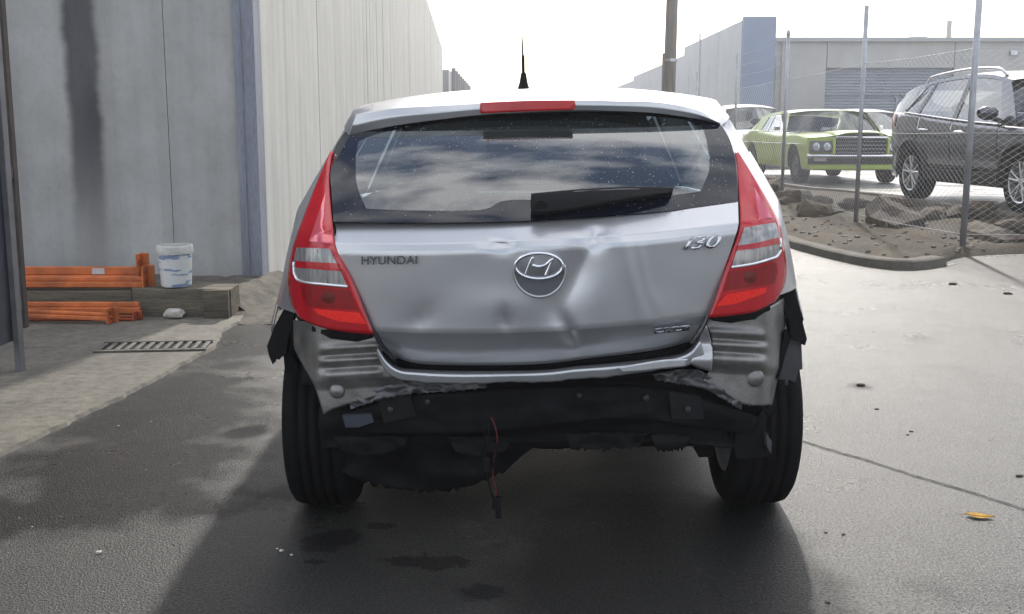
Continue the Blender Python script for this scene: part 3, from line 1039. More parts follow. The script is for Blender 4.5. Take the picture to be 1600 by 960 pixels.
# ================================================================== CARS
def wheel_parts(root, x, y, z, r, w, side, style, metal, name='wheel', flat=0.0):
    """side = +1: outer face towards +x.  wheel (rim) > tyre, brake_disc"""
    rr = r * (.66 if style != 'steel' else .58)
    o = side * w / 2
    rim = MB()
    rim.lathe([(o * .85, rr * .98), (o * .93, rr), (o * .86, rr * .93), (-o * .8, rr * .90), (-o * .86, rr)], 36, 'x', (x, y, z))
    if style == 'alloy':
        for k in range(5):
            for dt in (-.13, .13):
                a = 2 * math.pi * k / 5 + .3
                p0 = Vector((x + o * .72, y + math.cos(a + dt * .4) * rr * .15, z + math.sin(a + dt * .4) * rr * .15))
                p1 = Vector((x + o * .82, y + math.cos(a + dt * 1.6) * rr * .95, z + math.sin(a + dt * 1.6) * rr * .95))
                rim.tube([p0, p0.lerp(p1, .5), p1], [rr * .085, rr * .07, rr * .075], 6)
        rim.lathe([(o * .45, .001 + rr * .2), (o * .80, rr * .2), (o * .86, rr * .15), (o * .86, .001)], 18, 'x', (x, y, z))
    else:
        rim.lathe([(o * .70, rr * .94), (o * .62, rr * .7), (o * .72, rr * .45), (o * .66, rr * .3), (o * .8, rr * .2), (o * .8, .001)], 28, 'x', (x, y, z))
    wo = rim.build(name, metal, root, smooth=False)
    ty = MB()
    sh = r * .055
    prof = [(-w * .40, rr * .97), (-w * .49, rr * 1.06), (-w * .505, (rr + r) / 2), (-w * .48, r - sh * 1.3), (-w * .43, r - sh * .45), (-w * .36, r - .004)]
    for g in (-.24, -.08, .08, .24):
        prof += [(w * g - .006, r), (w * g - .005, r - .009), (w * g + .005, r - .009), (w * g + .006, r)]
    prof += [(-a, b) for a, b in prof[:6][::-1]]
    ty.lathe(prof, 56, 'x', (x, y, z))
    if flat:
        ty.v = [(a, b, max(c, z - r + flat)) for a, b, c in ty.v]
    ty.build('tyre', RUBBER, wo, smooth=True)
    MB().lathe([(-o * .15, .001), (-o * .15, rr * .8), (o * .1, rr * .8), (o * .1, .001)], 24, 'x', (x, y, z)).build('brake_disc', DARK_CHROME, wo)
    return wo

class Car:
    def __init__(s, root, **k):
        s.root = root
        s.__dict__.update(k)
        for t in ('belt', 'roof', 'W'):
            setattr(s, t + '_t', smooth_tab(k[t]))
        s.roll = k.get('roll', 0.0)
    def bz(s, y): return interp(s.belt_t, y)
    def rz(s, y): return interp(s.roof_t, y)
    def X(s, y, z):
        w, b = interp(s.W_t, y), s.bz(y)
        zs = b * .80
        if z <= zs:
            k = (zs - z) / zs
            return w * (1 - s.tuck * k ** 2)
        if z <= b:
            k = (z - zs) / (b - zs)
            return w * (1 - .03 * k * k)
        return w * .97 - s.tumble * (z - b)
    def pt(s, x, y, z): return (x, y, z + s.roll * x)
    def low(s, y):
        zb = s.sill
        for yc, r in s.wheels:
            d = abs(y - yc)
            if d < s.archr:
                zb = max(zb, s.wz + math.sqrt(s.archr ** 2 - d * d))
        return zb
    def side_panel(s, name, sd, y0, y1, m, gap=.004, top=None, bot=None, off=0.0):
        n = max(8, int((y1 - y0) * 40))
        ys = list(np.linspace(y0 + gap, y1 - gap, n))
        for yc, r in s.wheels:
            for e in (-1, 1):
                for q in (.9999, .995, .98, .95, .9):
                    ye = yc + e * s.archr * q
                    if y0 + gap < ye < y1 - gap: ys.append(ye)
        ys.sort()
        rows = []
        nz = 12
        for j in range(nz):
            t = j / (nz - 1)
            row = []
            for y in ys:
                zb = bot(y) if bot else s.low(y)
                zt = top(y) if top else s.bz(y)
                z = zb + (max(zt, zb + .01) - zb) * t
                cr = s.crease(y, z) if hasattr(s, 'crease') else 0
                row.append(s.pt(sd * (s.X(y, z) + off + cr), y, z))
            rows.append(row)
        return MB().grid(rows).build(name, m, s.root, smooth=True, solid=.006)
    def quad(s, name, sd, b0, b1, t0, t1, m, off=0.0, parent=None, z0=.004, ztop=.045, n=10, solid=0.0):
        rows = []
        for j in range(n):
            t = j / (n - 1)
            row = []
            for i in range(n):
                a = i / (n - 1)
                y = (b0 + (b1 - b0) * a) * (1 - t) + (t0 + (t1 - t0) * a) * t
                zb, zt = s.bz(y) + z0, s.rz(y) - ztop
                zt = max(zt, zb + .01)
                z = zb + (zt - zb) * t
                row.append(s.pt(sd * (s.X(y, z) + off), y, z))
            rows.append(row)
        return MB().grid(rows).build(name, m, parent or s.root, smooth=True, solid=solid)
    def rail(s, name, sd, y0, y1, m, ztop=.045, off=.001):
        rows = []
        ys = np.linspace(y0, y1, 24)
        for t in (0, .5, 1):
            rows.append([s.pt(sd * (s.X(y, s.rz(y) - ztop * (1 - t)) + off), y, s.rz(y) - ztop * (1 - t)) for y in ys])
        return MB().grid(rows).build(name, m, s.root, smooth=True)
    def top(s, name, y0, y1, m, h=None, crown=.04, pw=2.6, inset=0.0, nx=25, dz=0.0, solid=0.0):
        rows = []
        f = h or s.rz
        for y in np.linspace(y0, y1, 24):
            z = f(y)
            x1 = s.X(y, z) - inset
            rows.append([s.pt(x1 * q, y, z + dz + crown * (1 - abs(q) ** pw)) for q in np.linspace(-1, 1, nx)])
        return MB().grid(rows).build(name, m, s.root, smooth=True, solid=solid)
    def screen(s, name, yb, zb, yt, zt, m, bow=.12, crown=.035, k=.95, n=16, dz=0.0):
        rows = []
        for j in range(n):
            t = j / (n - 1)
            y, z = yb + (yt - yb) * t, zb + (zt - zb) * t
            x1 = s.X((yb + yt) / 2 if z > s.bz(y) else y, max(z, s.bz(y))) * k
            sg = 1 if yb > yt else -1
            rows.append([s.pt(x1 * q, y - sg * bow * q * q, z + crown * (1 - q * q) * t + dz) for q in np.linspace(-1, 1, 21)])
        return MB().grid(rows).build(name, m, s.root, smooth=True)
    def inner(s, y0, y1, m, zc):
        for sd in (-1, 1):
            rows = [[s.pt(sd * (s.X(y, z) - .035), y, z) for y in np.linspace(y0, y1, 30)] for z in (zc, (zc + s.bz((y0 + y1) / 2)) / 2, s.bz((y0 + y1) / 2) - .03)]
            MB().grid(rows).build('inner_trim', m, s.root)

def seat(car, x, y, zb, w, h, name='seat', head=True):
    r = MB()
    rows = []
    for j in range(9):
        t = j / 8
        row = []
        for k in range(20):
            a = 2 * math.pi * k / 20
            cx = abs(math.cos(a)) ** .6 * (1 if math.cos(a) > 0 else -1)
            cy = abs(math.sin(a)) ** .6 * (1 if math.sin(a) > 0 else -1)
            ww = w / 2 * (1 - .25 * max(0, t - .6) ** 1.2 / .4)
            sc = 1 if 0 < j < 8 else .75
            row.append(car.pt(x + cx * ww * sc, y - .12 * t + cy * .07 * sc, zb + h * t))
        row.append(row[0])
        rows.append(row)
    r.grid(rows)
    b = len(r.v); r.v += rows[-1][:20]; r.f.append(tuple(range(b, b + 20)))
    r.box(x - w / 2, x + w / 2, y, y + .5, zb - .12, zb + .02)
    o = r.build(name, SEAT, car.root, smooth=False)
    if head:
        hm = MB(); rows = []
        for j in range(7):
            t = j / 6
            q = math.sin(math.pi * (.12 + .76 * t))
            row = []
            for k in range(17):
                a = 2 * math.pi * k / 16
                row.append(car.pt(x + math.cos(a) * .135 * q, y - .16 + math.sin(a) * .05 * q, zb + h + .05 + .17 * t))
            rows.append(row)
        hm.grid(rows)
        for e in (-.05, .05):
            hm.tube([car.pt(x + e, y - .14, zb + h - .03), car.pt(x + e, y - .15, zb + h + .08)], .007, 6)
        hm.build('headrest', SEAT, o, smooth=True)
    return o

# ------------------------------------------------------------------ the damaged silver hatchback
YAW = R(0.4)
ROLL = 0.021
CR = empty('hatchback', (0.085, 3.0, 0), YAW)
tag(CR, 'silver hatchback with rear bumper missing, dented tailgate and torn lower panels', 'car')
MI = Matrix.Translation((0.085, 3.0, 0)) @ Matrix.Rotation(YAW, 4, 'Z')
MI = MI.inverted()
CAM_L = MI @ Vector((0, 0, CAM_H))
def plan(x):
    ax = abs(x)
    return .13 * (x / .7) ** 2 + 4.0 * max(0, ax - .60) ** 2
def P(u, v, yf):
    """point of the car, in its own frame, on the surface y = yf(x, z) seen at that place of the photograph"""
    d = (MI.to_3x3() @ ray(u, v))
    y = .1
    for _ in range(14):
        t = (y - CAM_L.y) / d.y
        p = CAM_L + d * t
        y = .5 * y + .5 * (yf(p.x, p.z) if callable(yf) else yf)
    t = (y - CAM_L.y) / d.y
    return CAM_L + d * t
def loft(rows, ncol, sub, name, m, parent=None, extra=None, smooth=True, solid=0.0, bulge=0.0, pl=plan, ease=False):
    """rows = [(pixel polyline, y offset)] from top to bottom"""
    R_ = [(resample(pl_, ncol, True), yo) for pl_, yo in rows]
    out = []
    for i in range(len(R_) - 1):
        (A, ya), (B, yb) = R_[i], R_[i + 1]
        for k in range(sub if i < len(R_) - 2 else sub + 1):
            t = k / sub
            yy = ya + (yb - ya) * t - bulge * 4 * t * (1 - t)
            row = []
            for a, b in zip(A, B):
                q = a.lerp(b, t)
                e = extra(q.x, q.y) if extra else 0
                row.append(P(q.x, q.y, lambda x, z: yy + pl(x) + e))
            out.append(row)
    return MB().grid(out).build(name, m, parent or CR, smooth=smooth, solid=solid)
def patch(name, m, top, bottom, left, right, nu, nv, yf, parent=None, smooth=True, solid=0.0, curve=True, jag=0.0, seed=1):
    rows = coons(top, bottom, left, right, nu, nv, curve)
    if jag:
        for i, p in enumerate(rows[-1]):
            p.y += jag * (mnoise.noise(Vector((i * .9, seed, 0))) + .6 * mnoise.noise(Vector((i * 2.3, seed, 3))))
    out = []
    for row in rows:
        out.append([P(q.x, q.y, (lambda x, z, q=q: yf(x, z, q.x, q.y))) for q in row])
    return MB().grid(out).build(name, m, parent or CR, smooth=smooth, solid=solid)
YPROF = smooth_tab([(.40, .10), (.60, .04), (.70, .01), (.82, .006), (.95, .02), (1.03, .085), (1.18, .25), (1.34, .43)], 120)
def yprof(x, z): return interp(YPROF, z - ROLL * x)

SUNK = mat('silver_recess', (.16, .165, .18), .4, .6)
# --- tailgate skin
def dent(u, v):
    def g(cx, cy, sx, sy, ang, amp):
        dx, dy = u - cx, v - cy
        c, s_ = math.cos(ang), math.sin(ang)
        a, b = (dx * c + dy * s_) / sx, (-dx * s_ + dy * c) / sy
        return amp * math.exp(-.5 * (a * a + b * b))
    e = 0
    e += g(928, 372, 12, 11, 0, .013)
    e += g(905, 420, 22, 55, R(20), .013)
    e += g(868, 470, 16, 40, R(22), .006)
    e += g(990, 440, 7, 60, R(-14), -.0028)
    e += g(775, 382, 18, 6, R(15), .006)
    e += g(745, 420, 40, 40, 0, .002)
    e += g(655, 498, 26, 16, R(-35), .005)
    e += g(790, 505, 10, 16, 0, .005)
    e += g(785, 478, 30, 14, 0, -.003)
    e += g(888, 520, 9, 24, R(-25), .010)
    e += g(905, 545, 34, 12, 0, -.006)
    e += g(700, 548, 70, 10, 0, -.004)
    def fold(x0, y0, x1, y1, wd, amp):
        L2 = (x1 - x0) ** 2 + (y1 - y0) ** 2
        t = max(0, min(1, ((u - x0) * (x1 - x0) + (v - y0) * (y1 - y0)) / L2))
        dd_ = math.hypot(u - x0 - t * (x1 - x0), v - y0 - t * (y1 - y0))
        return amp * math.exp(-dd_ / wd) * math.sin(math.pi * (.15 + .7 * t))
    e += fold(930, 366, 884, 470, 9, .007)
    e += fold(884, 500, 900, 540, 6, .008)
    e += fold(788, 488, 792, 522, 6, .007)
    e += fold(768, 379, 800, 383, 5, .006)
    e += fold(996, 372, 1012, 452, 5, -.0028)
    e += fold(1012, 452, 1035, 490, 5, -.0018)
    e += fold(640, 512, 680, 486, 9, .003)
    e += fold(655, 560, 760, 556, 5, -.003)
    e += .0018 * mnoise.noise(Vector((u * .012, v * .016, 2)))
    return e
GB = [(521, 348), (600, 349), (700, 349), (820, 346.5), (930, 340), (1037, 331.5), (1153, 316)]
C1 = [(524, 381), (600, 382), (700, 381), (820, 376), (930, 371), (1037, 363), (1154, 349)]
C1b = [(527, 392), (600, 393), (700, 392), (820, 387), (930, 382), (1037, 374), (1152, 360)]
C2 = [(583, 517), (640, 520), (720, 521), (840, 519), (930, 513), (1020, 505), (1108, 492)]
C3 = [(592, 529), (645, 530), (720, 531), (840, 529), (930, 523), (1020, 515), (1101, 505)]
BT = [(610, 555), (650, 568), (720, 571), (840, 569.5), (930, 559), (1020, 548), (1078, 534)]
tg = loft([(GB, .085), (C1, .012), (C1b, .002), (C2, .020), (C3, .034), (BT, .085)], 130, 14, 'tailgate', SILVER, extra=dent)
# folded lower edge of the tailgate
loft([(BT, .085), ([(p[0], p[1] + 3) for p in BT], .11)], 60, 2, 'tailgate_hem', BLACK_TRIM, tg)

# --- rear glass
GT = [(546, 213), (585, 203), (630, 195), (724, 182), (830, 176.5), (900, 174.5), (985, 175.5), (1050, 179), (1104, 188), (1128, 197)]
GBo = [(521, 347), (600, 348), (700, 348), (820, 345.5), (930, 339), (1037, 330.5), (1152.5, 315)]
GL = [(546, 213), (531, 240), (517, 268), (518, 300), (521, 347)]
GR = [(1128, 197), (1140, 218), (1149, 250), (1152, 285), (1152.5, 315)]
gy = lambda x, z: .090 + (z - ROLL * x - 1.03) * 1.12 + .85 * plan(x) - .022 * math.sin(math.pi * min(1, max(0, (z - ROLL * x - 1.03) / .31)))
def in_clear(u, v):
    if u < 600: l = 556
    return True
CT = [(560, 221), (600, 207), (700, 190), (830, 182), (985, 181), (1064, 187), (1097, 198)]
CB = [(572, 326), (640, 329), (751, 328), (787, 314), (850, 312), (960, 310), (1050, 305), (1094, 299)]
CL = [(560, 221), (556, 250), (558, 290), (572, 326)]
CRt = [(1097, 198), (1105, 225), (1108, 265), (1094, 299)]
glass = patch('rear_window', GLASS_REAR, CT, CB, CL, CRt, 60, 26, lambda x, z, u, v: gy(x, z))
# black ceramic border round the clear pane
rows_f = []
def border(nm, outer, inner, n):
    A, B = resample(outer, n, True), resample(inner, n, True)
    out = [[P(q.x, q.y, gy) for q in A], [P(a.x * .5 + b.x * .5, a.y * .5 + b.y * .5, gy) for a, b in zip(A, B)], [P(q.x, q.y, gy) for q in B]]
    MB().grid(out).build(nm, FRIT, glass, smooth=True)
border('frit_border', GT, CT, 60); border('frit_border', GBo, CB, 60); border('frit_border', GL, CL, 30); border('frit_border', GR, CRt, 30)
# rain beads on the glass and tailgate
DROP = mat('rain_drop', (.30, .34, .36), .10, spec=.8)  # pale opaque grey stands for sky light refracted in the beads
DROPG = glass_mat('rain_bead', (.85, .9, .92), 1.45, .0, boost=2.0)
random.seed(3)
mb = MB()
for i in range(1500):
    u, v = random.uniform(530, 1140), random.uniform(185, 340)
    if u < 600 and v < 200: continue
    if random.random() > .35 + .65 * (u > 950 or v < 230): continue
    yf = gy
    c = P(u, v, yf)
    r_ = random.choice((.0006, .0008, .001, .0012, .0018)) * random.uniform(.7, 1.2)
    b = len(mb.v)
    nrm = Vector((0, -.67, .74)); t1 = Vector((1, 0, 0)); t2 = nrm.cross(t1)
    for k in range(6):
        a = math.pi * k / 3
        mb.v.append(tuple(c + (t1 * math.cos(a) + t2 * math.sin(a)) * r_))
    for k in range(6):
        a = math.pi * k / 3
        mb.v.append(tuple(c + (t1 * math.cos(a) + t2 * math.sin(a)) * r_ * .6 + nrm * r_ * .45))
    mb.v.append(tuple(c + nrm * r_ * .62))
    for k in range(6):
        k2 = (k + 1) % 6
        mb.f.append((b + k, b + k2, b + 6 + k2, b + 6 + k)); mb.f.append((b + 6 + k, b + 6 + k2, b + 12))
tag(mb.build('rain_drops', DROP, glass, smooth=True), kind='stuff')

# --- wiper
wp = patch('wiper_arm', BLACK_PL, [(830, 305), (900, 299), (975, 295), (1052, 296)], [(832, 335), (880, 331), (960, 316), (1049, 302)],
           [(830, 305), (829, 320), (832, 335)], [(1052, 296), (1051, 299), (1049, 302)], 30, 8, lambda x, z, u, v: gy(x, z) - .030 - .012 * math.sin(math.pi * min(1, max(0, (v - 295) / 40))), solid=.012)
MB().tube([P(832, 306, lambda x, z: gy(x, z) - .042), P(900, 300, lambda x, z: gy(x, z) - .042), P(975, 296, lambda x, z: gy(x, z) - .04), P(1052, 297, lambda x, z: gy(x, z) - .038)], .0022, 6).build('blade_edge', mat('wiper_grey', (.16, .15, .17), .4), wp)
MB().tube([P(880, 318, lambda x, z: gy(x, z) - .012), P(960, 311, lambda x, z: gy(x, z) - .012), P(1050, 302, lambda x, z: gy(x, z) - .012)], .006, 6).build('blade', RUBBER, wp)
pv = P(845, 322, lambda x, z: gy(x, z) - .02)
MB().lathe([(-.03, .001), (-.03, .018), (.03, .02)], 16, 'y', pv).build('pivot', BLACK_PL, wp)

# --- spoiler, high brake lamp
ST = [(556, 181), (590, 174), (625, 169), (690, 165.5), (749, 162), (830, 158), (897, 157), (960, 157.5), (1025, 159.5), (1085, 171), (1123, 190)]
SB = [(545, 212), (585, 202), (625, 195), (690, 186.5), (749, 180), (830, 175), (897, 172.5), (960, 173.5), (1025, 177), (1090, 186), (1126, 195)]
spy = lambda x, z: .335 + .75 * plan(x)
sp = loft([(ST, .350), ([((a[0] + b[0]) / 2, (a[1] + b[1]) / 2) for a, b in zip(ST, SB)], .338), (SB, .352)], 70, 4, 'spoiler', SILVER, pl=lambda x: .75 * plan(x))
loft([(SB, .352), ([(p[0], p[1] + 1.5) for p in SB], .47)], 50, 2, 'spoiler_underside', BLACK_TRIM, sp, pl=lambda x: .75 * plan(x))
# upper skin of the spoiler, running into the roof
STt = resample(ST, 60, True)
rows = []
def roof_z(x, y): 
    return 0
car = Car(CR, L=4.2, tuck=.10, tumble=.60, sill=.16, wz=.315, archr=.365, roll=ROLL,
          wheels=[(.63, .315), (3.28, .315)],
          belt=[(.20, 1.05), (.6, 1.02), (1.2, .985), (2.2, .955), (3.1, .93), (3.6, .87), (4.15, .72)],
          roof=[(.36, 1.325), (.6, 1.347), (1.0, 1.368), (1.5, 1.38), (2.1, 1.372), (2.6, 1.335)],
          W=[(.20, .74), (.32, .765), (.45, .782), (.6, .80), (.8, .828), (1.5, .865), (2.6, .88), (3.3, .87), (3.8, .81), (4.2, .62)],
          crease=lambda y, z: .088 * math.exp(-((y - .54) / .24) ** 2) * min(1, max(0, (.98 - z) / .34)) ** 1.3)
first = [P(q.x, q.y, lambda x, z: .350 + .75 * plan(x)) for q in STt]
for t in np.linspace(0, 1, 10):
    row = []
    for i, p in enumerate(first):
        s_ = -1 + 2 * i / 59
        y = .60
        z = car.rz(y)
        tgt = Vector(car.pt(car.X(y, z) * s_, y, z + .045 * (1 - abs(s_) ** 2.6)))
        e = t * t * (3 - 2 * t)
        q = p.lerp(tgt, t)
        q.z = p.z + (tgt.z - p.z) * (1 - (1 - t) ** 1.8)
        row.append(q)
    rows.append(row)
MB().grid(rows).build('spoiler_top', SILVER, sp, smooth=True)
BLt = [(751, 161), (800, 158.5), (850, 157), (897, 156.5)]; BLb = [(751, 178), (800, 175.5), (850, 173.5), (897, 172)]
patch('high_brake_light', LENS_RED, BLt, BLb, [(751, 161), (750, 170), (751, 178)], [(897, 156.5), (899, 164), (897, 172)], 24, 6,
      lambda x, z, u, v: .330 + .75 * plan(x), sp, solid=.012)

# --- roof, antenna
car.top('roof', .601, 2.62, SILVER, crown=.045, nx=41)
car.top('headliner', .55, 2.55, LINER, crown=.03, dz=-.03, inset=.02)
ab = P(818, 141, .80)
az = car.rz(.8) + .045 + ROLL * ab.x
an = MB().lathe([(-.01, .024), (.0, .020), (.02, .014), (.05, .009), (.055, .004)], 16, 'z', (ab.x, .8, az)).build('antenna_base', BLACK_PL, CR, smooth=True)
at_ = P(815, 56, .80)
MB().tube([(ab.x, .8, az + .05), (ab.x - .003, .79, az + .12), (at_.x, .72, at_.z)], [.0045, .0032, .0016], 7).build('antenna_whip', BLACK_PL, an)
MB().tube([(ab.x - .001, .795, az + .05), (ab.x - .002, .79, az + .11)], .0055, 7).build('antenna_spring', BLACK_PL, an)

# --- pillars beside the rear glass
for sd, inner_e, outer_e in ((-1, GL, [(545, 199), (529, 220), (519, 242), (513, 262), (514, 300)]), (1, GR, [(1122, 187), (1140, 212), (1150, 240), (1156, 262), (1157, 300)])):
    A, B = resample(inner_e, 20, True), resample(outer_e, 20, True)
    out = [[P(q.x, q.y, gy) for q in A]]
    for t in (.35, .7, 1):
        out.append([P(a.x + (b.x - a.x) * t, a.y + (b.y - a.y) * t, lambda x, z, t=t: gy(x, z) + .05 * t) for a, b in zip(A, B)])
    MB().grid(out).build('corner_pillar', BLACK_TRIM if sd < 0 else SILVER, CR, smooth=True)
for sd in (-1, 1):
    car.quad('rear_pillar', sd, .45, .70, .59, .85, SILVER, n=14)
    car.quad('side_window', sd, .70, 1.42, .85, 1.45, GLASS, off=-.008)
    car.quad('door_pillar', sd, 1.42, 1.52, 1.45, 1.53, BLACK_TRIM)
    car.quad('side_window', sd, 1.52, 2.78, 1.53, 2.36, GLASS, off=-.008)
    car.quad('front_pillar', sd, 2.78, 3.06, 2.36, 2.58, SILVER)
    car.quad('pillar_trim', sd, .55, 1.0, .62, 1.12, SEAT, off=-.05, n=12)
    car.quad('pillar_trim', sd, 2.74, 3.10, 2.33, 2.60, SEAT, off=-.025, n=12)
    car.rail('roof_rail', sd, .60, 2.60, SILVER)
    car.side_panel('quarter_panel', sd, .45, .98, SILVER, bot=lambda y: max(car.low(y), .62 if y < .5 else 0), gap=.002)
    car.side_panel('rear_door', sd, .98, 1.46, SILVER)
    car.side_panel('front_door', sd, 1.46, 2.70, SILVER)
    car.side_panel('front_fender', sd, 2.70, 4.12, SILVER)
    for yy in (1.08, 1.62):
        hx = car.X(yy, .86) * sd
        MB().tube([car.pt(hx, yy, .86), car.pt(hx + sd * .008, yy + .02, .86), car.pt(hx + sd * .008, yy + .16, .855), car.pt(hx, yy + .18, .855)], .011, 6).build('door_handle', SILVER, CR)
    mx = car.X(2.72, .98) * sd
    mm = MB(); rws = []
    for j in range(8):
        t = j / 7; q = math.sin(math.pi * (.08 + .84 * t))
        rws.append([car.pt(mx + sd * (.04 + .19 * t), 2.72 + .06 * q * math.cos(a), 1.02 + .075 * q * math.sin(a)) for a in np.linspace(0, 2 * math.pi, 13)])
    mm.grid(rws); mm.build('side_mirror', SILVER, CR, smooth=True)
car.screen('windscreen', 3.12, .95, 2.62, 1.338, GLASS, bow=.18, crown=.04)
car.top('bonnet', 3.10, 4.10, SILVER, h=car.bz, crown=.05)
rows = [[car.pt(car.X(4.1, .6) * q, 4.10 + .16 * (1 - q * q), z) for q in np.linspace(-1, 1, 15)] for z in (.13, .4, .6, .70, car.bz(4.1) + .01)]
MB().grid(rows).build('front_bumper', SILVER, CR, smooth=True)
car.inner(.35, 3.0, SEAT, .4)
# cabin
seat(car, -.37, 1.98, .50, .46, .50)
seat(car, .37, 1.98, .50, .46, .50)
seat(car, -.36, 1.02, .48, .50, .44, 'rear_seat')
seat(car, .36, 1.02, .48, .50, .44, 'rear_seat')
MB().box(-.70, .70, .35, .95, .70, .74).build('parcel_shelf', SEAT, CR)
MB().box(-.72, .72, 2.75, 3.05, .55, .93).build('dashboard', SEAT, CR, bevel=.04)
sw = [car.pt(.37 + .18 * math.cos(a), 2.55 + .07 * math.sin(a), .92 + .17 * math.sin(a)) for a in np.linspace(0, 2 * math.pi, 24, endpoint=False)]
MB().ring(sw, .014).build('steering_wheel', SEAT, CR)
mm = P(800, 226, 2.45)
MB().box(mm.x - .13, mm.x + .13, 2.42, 2.46, mm.z - .035, mm.z + .035).build('cabin_mirror', BLACK_PL, CR, bevel=.015)

# --- tail lamps
def lampy(off, wrap=1.0):
    return lambda x, z, u, v: yprof(x, z) + plan(x) * wrap - off - (.11 * max(0, abs(x) - .62) if off > .01 else 0)
def lamp(sd, top, bottom, outer, inner, clear, strip, refl, sheen, pink_reflection=None):
    lo, ri = (outer, inner) if sd < 0 else (inner, outer)
    lp = patch('tail_light', LENS_RED, top, bottom, lo, ri, 24, 44, lampy(.004), solid=.012)
    cl = patch('clear_lens', LENS_CLEAR, *clear, 20, 14, lampy(.0125), lp, curve=False)
    low_edge = resample(clear[1], 12, True); side = resample(clear[2] if sd < 0 else clear[3], 10, True)
    fr_ = (side[4:] + low_edge[1:]) if sd < 0 else (side[4:] + low_edge[::-1][1:])
    MB().tube([P(q.x, q.y, lambda x, z: lampy(.014)(x, z, 0, 0)) for q in fr_], .0042, 8).build('lens_frame', mat('lens_frame_white', (.75, .76, .78), .15, .6, coat=.5), cl, smooth=True)
    for t_ in (.33, .66):
        a_, b_ = resample(clear[0], 9, True)[int(t_ * 8)], resample(clear[1], 9, True)[int(t_ * 8)]
        MB().tube([P(a_.x, a_.y + 2, lambda x, z: lampy(.0128)(x, z, 0, 0)), P(b_.x, b_.y - 2, lambda x, z: lampy(.0128)(x, z, 0, 0))], .0016, 6).build('lens_rib', mat('lens_rib_dark', (.08, .075, .075), .3), cl)
    patch('lens_band', LENS_RED, *strip, 20, 5, lampy(.0150), cl, curve=False)
    cx_ = sum(q[0] for q in sheen[0] + sheen[1]) / (len(sheen[0]) + len(sheen[1])); cy_ = sum(q[1] for q in sheen[0] + sheen[1]) / (len(sheen[0]) + len(sheen[1]))
    MB().grid([[P(cx_ + 11 * q_ * math.cos(a), cy_ + 9 * q_ * math.sin(a), lambda x, z: lampy(.0128 - .001 * q_)(x, z, 0, 0)) for a in np.linspace(0, 2 * math.pi, 25)] for q_ in (.05, .6, 1)]).build('bulb_bowl', mat('bulb_bowl', (.12, .012, .008), .25, .3), lp, smooth=True)
    patch('reflector', LENS_BRIGHT, *refl, 20, 8, lampy(.0125), lp, curve=False)
    patch('lower_lens', LENS_DEEP, *sheen, 20, 10, lampy(.0118), lp, curve=True)
    if pink_reflection: patch('upper_reflection', mat('lens_pink_reflection', (.62, .10, .13), .10, .25, coat=.8), *pink_reflection, 12, 16, lampy(.0118), lp, curve=False)  # paler pink patch paints a reflection onto the upper lens
    return lp
lamp(-1, [(518, 238), (519, 237.5), (520, 238)], [(471, 497), (500, 510), (540, 518), (584, 522)],
     [(518, 238), (500, 280), (481, 328), (465, 372), (456, 403), (453, 440), (458, 476), (471, 497)],
     [(520, 238), (516, 266), (516, 300), (520, 350), (525, 383), (549, 435), (574, 497), (584, 522)],
     ([(463, 387), (490, 388), (515, 389)], [(464, 437), (481, 442), (543, 448)], [(463, 387), (459, 405), (459, 425), (464, 437)], [(515, 389), (530, 420), (543, 448)]),
     ([(461, 408), (495, 410), (527, 412)], [(461, 418), (495, 421), (532, 424)], [(461, 408), (461, 418)], [(527, 412), (532, 424)]),
     ([(488, 482), (525, 486), (562, 489)], [(498, 492), (530, 503), (573, 507)], [(488, 482), (498, 492)], [(562, 489), (573, 507)]),
     ([(470, 447), (505, 450), (546, 454)], [(480, 478), (520, 482), (559, 484)], [(470, 447), (472, 462), (480, 478)], [(546, 454), (553, 470), (559, 484)]),
     ([(510, 296), (511, 294), (513, 293)], [(483, 377), (500, 379), (521, 381)], [(510, 296), (497, 335), (483, 377)], [(513, 293), (516, 340), (521, 381)]))
lamp(1, [(1149, 238), (1150, 237.5), (1151, 238)], [(1107, 496), (1140, 493), (1177, 487), (1209, 471)],
     [(1151, 238), (1165, 260), (1190, 302), (1211, 340), (1219, 366), (1226, 415), (1223, 446), (1209, 471)],
     [(1149, 238), (1152, 271), (1155, 315), (1155, 352), (1148, 380), (1134, 420), (1118, 466), (1107, 496)],
     ([(1163, 356), (1190, 351), (1212, 348)], [(1143, 418), (1180, 412), (1213, 402)], [(1163, 356), (1153, 385), (1143, 418)], [(1212, 348), (1219, 372), (1220, 390), (1213, 402)]),
     ([(1154, 384), (1185, 379), (1217, 371)], [(1151, 392), (1185, 388), (1218, 381)], [(1154, 384), (1151, 392)], [(1217, 371), (1218, 381)]),
     ([(1136, 460), (1165, 455), (1198, 449)], [(1118, 479), (1150, 475), (1196, 458)], [(1136, 460), (1118, 479)], [(1198, 449), (1196, 458)]),
     ([(1139, 425), (1175, 420), (1213, 410)], [(1131, 455), (1165, 450), (1210, 443)], [(1139, 425), (1131, 455)], [(1213, 410), (1215, 425), (1210, 443)]),
     ([(1156, 262), (1159, 262), (1161, 262)], [(1160, 347), (1185, 344), (1206, 340)], [(1156, 262), (1159, 305), (1160, 347)], [(1161, 262), (1183, 300), (1206, 340)]))
# dark gap between lamps and tailgate
for pl_ in ([(521, 352), (526, 384), (550, 436), (575, 497), (588, 525), (600, 545), (618, 562)], [(1154, 320), (1153, 354), (1147, 382), (1132, 424), (1115, 470), (1104, 499), (1092, 521), (1080, 536)]):
    MB().tube([P(u, v, lambda x, z: yprof(x, z) + plan(x) + .014) for u, v in resample_px(pl_)] if False else [P(q.x, q.y, lambda x, z: yprof(x, z) + plan(x) + .012) for q in resample(pl_, 30, True)], .007, 6).build('shut_line', BLACK_TRIM, CR)

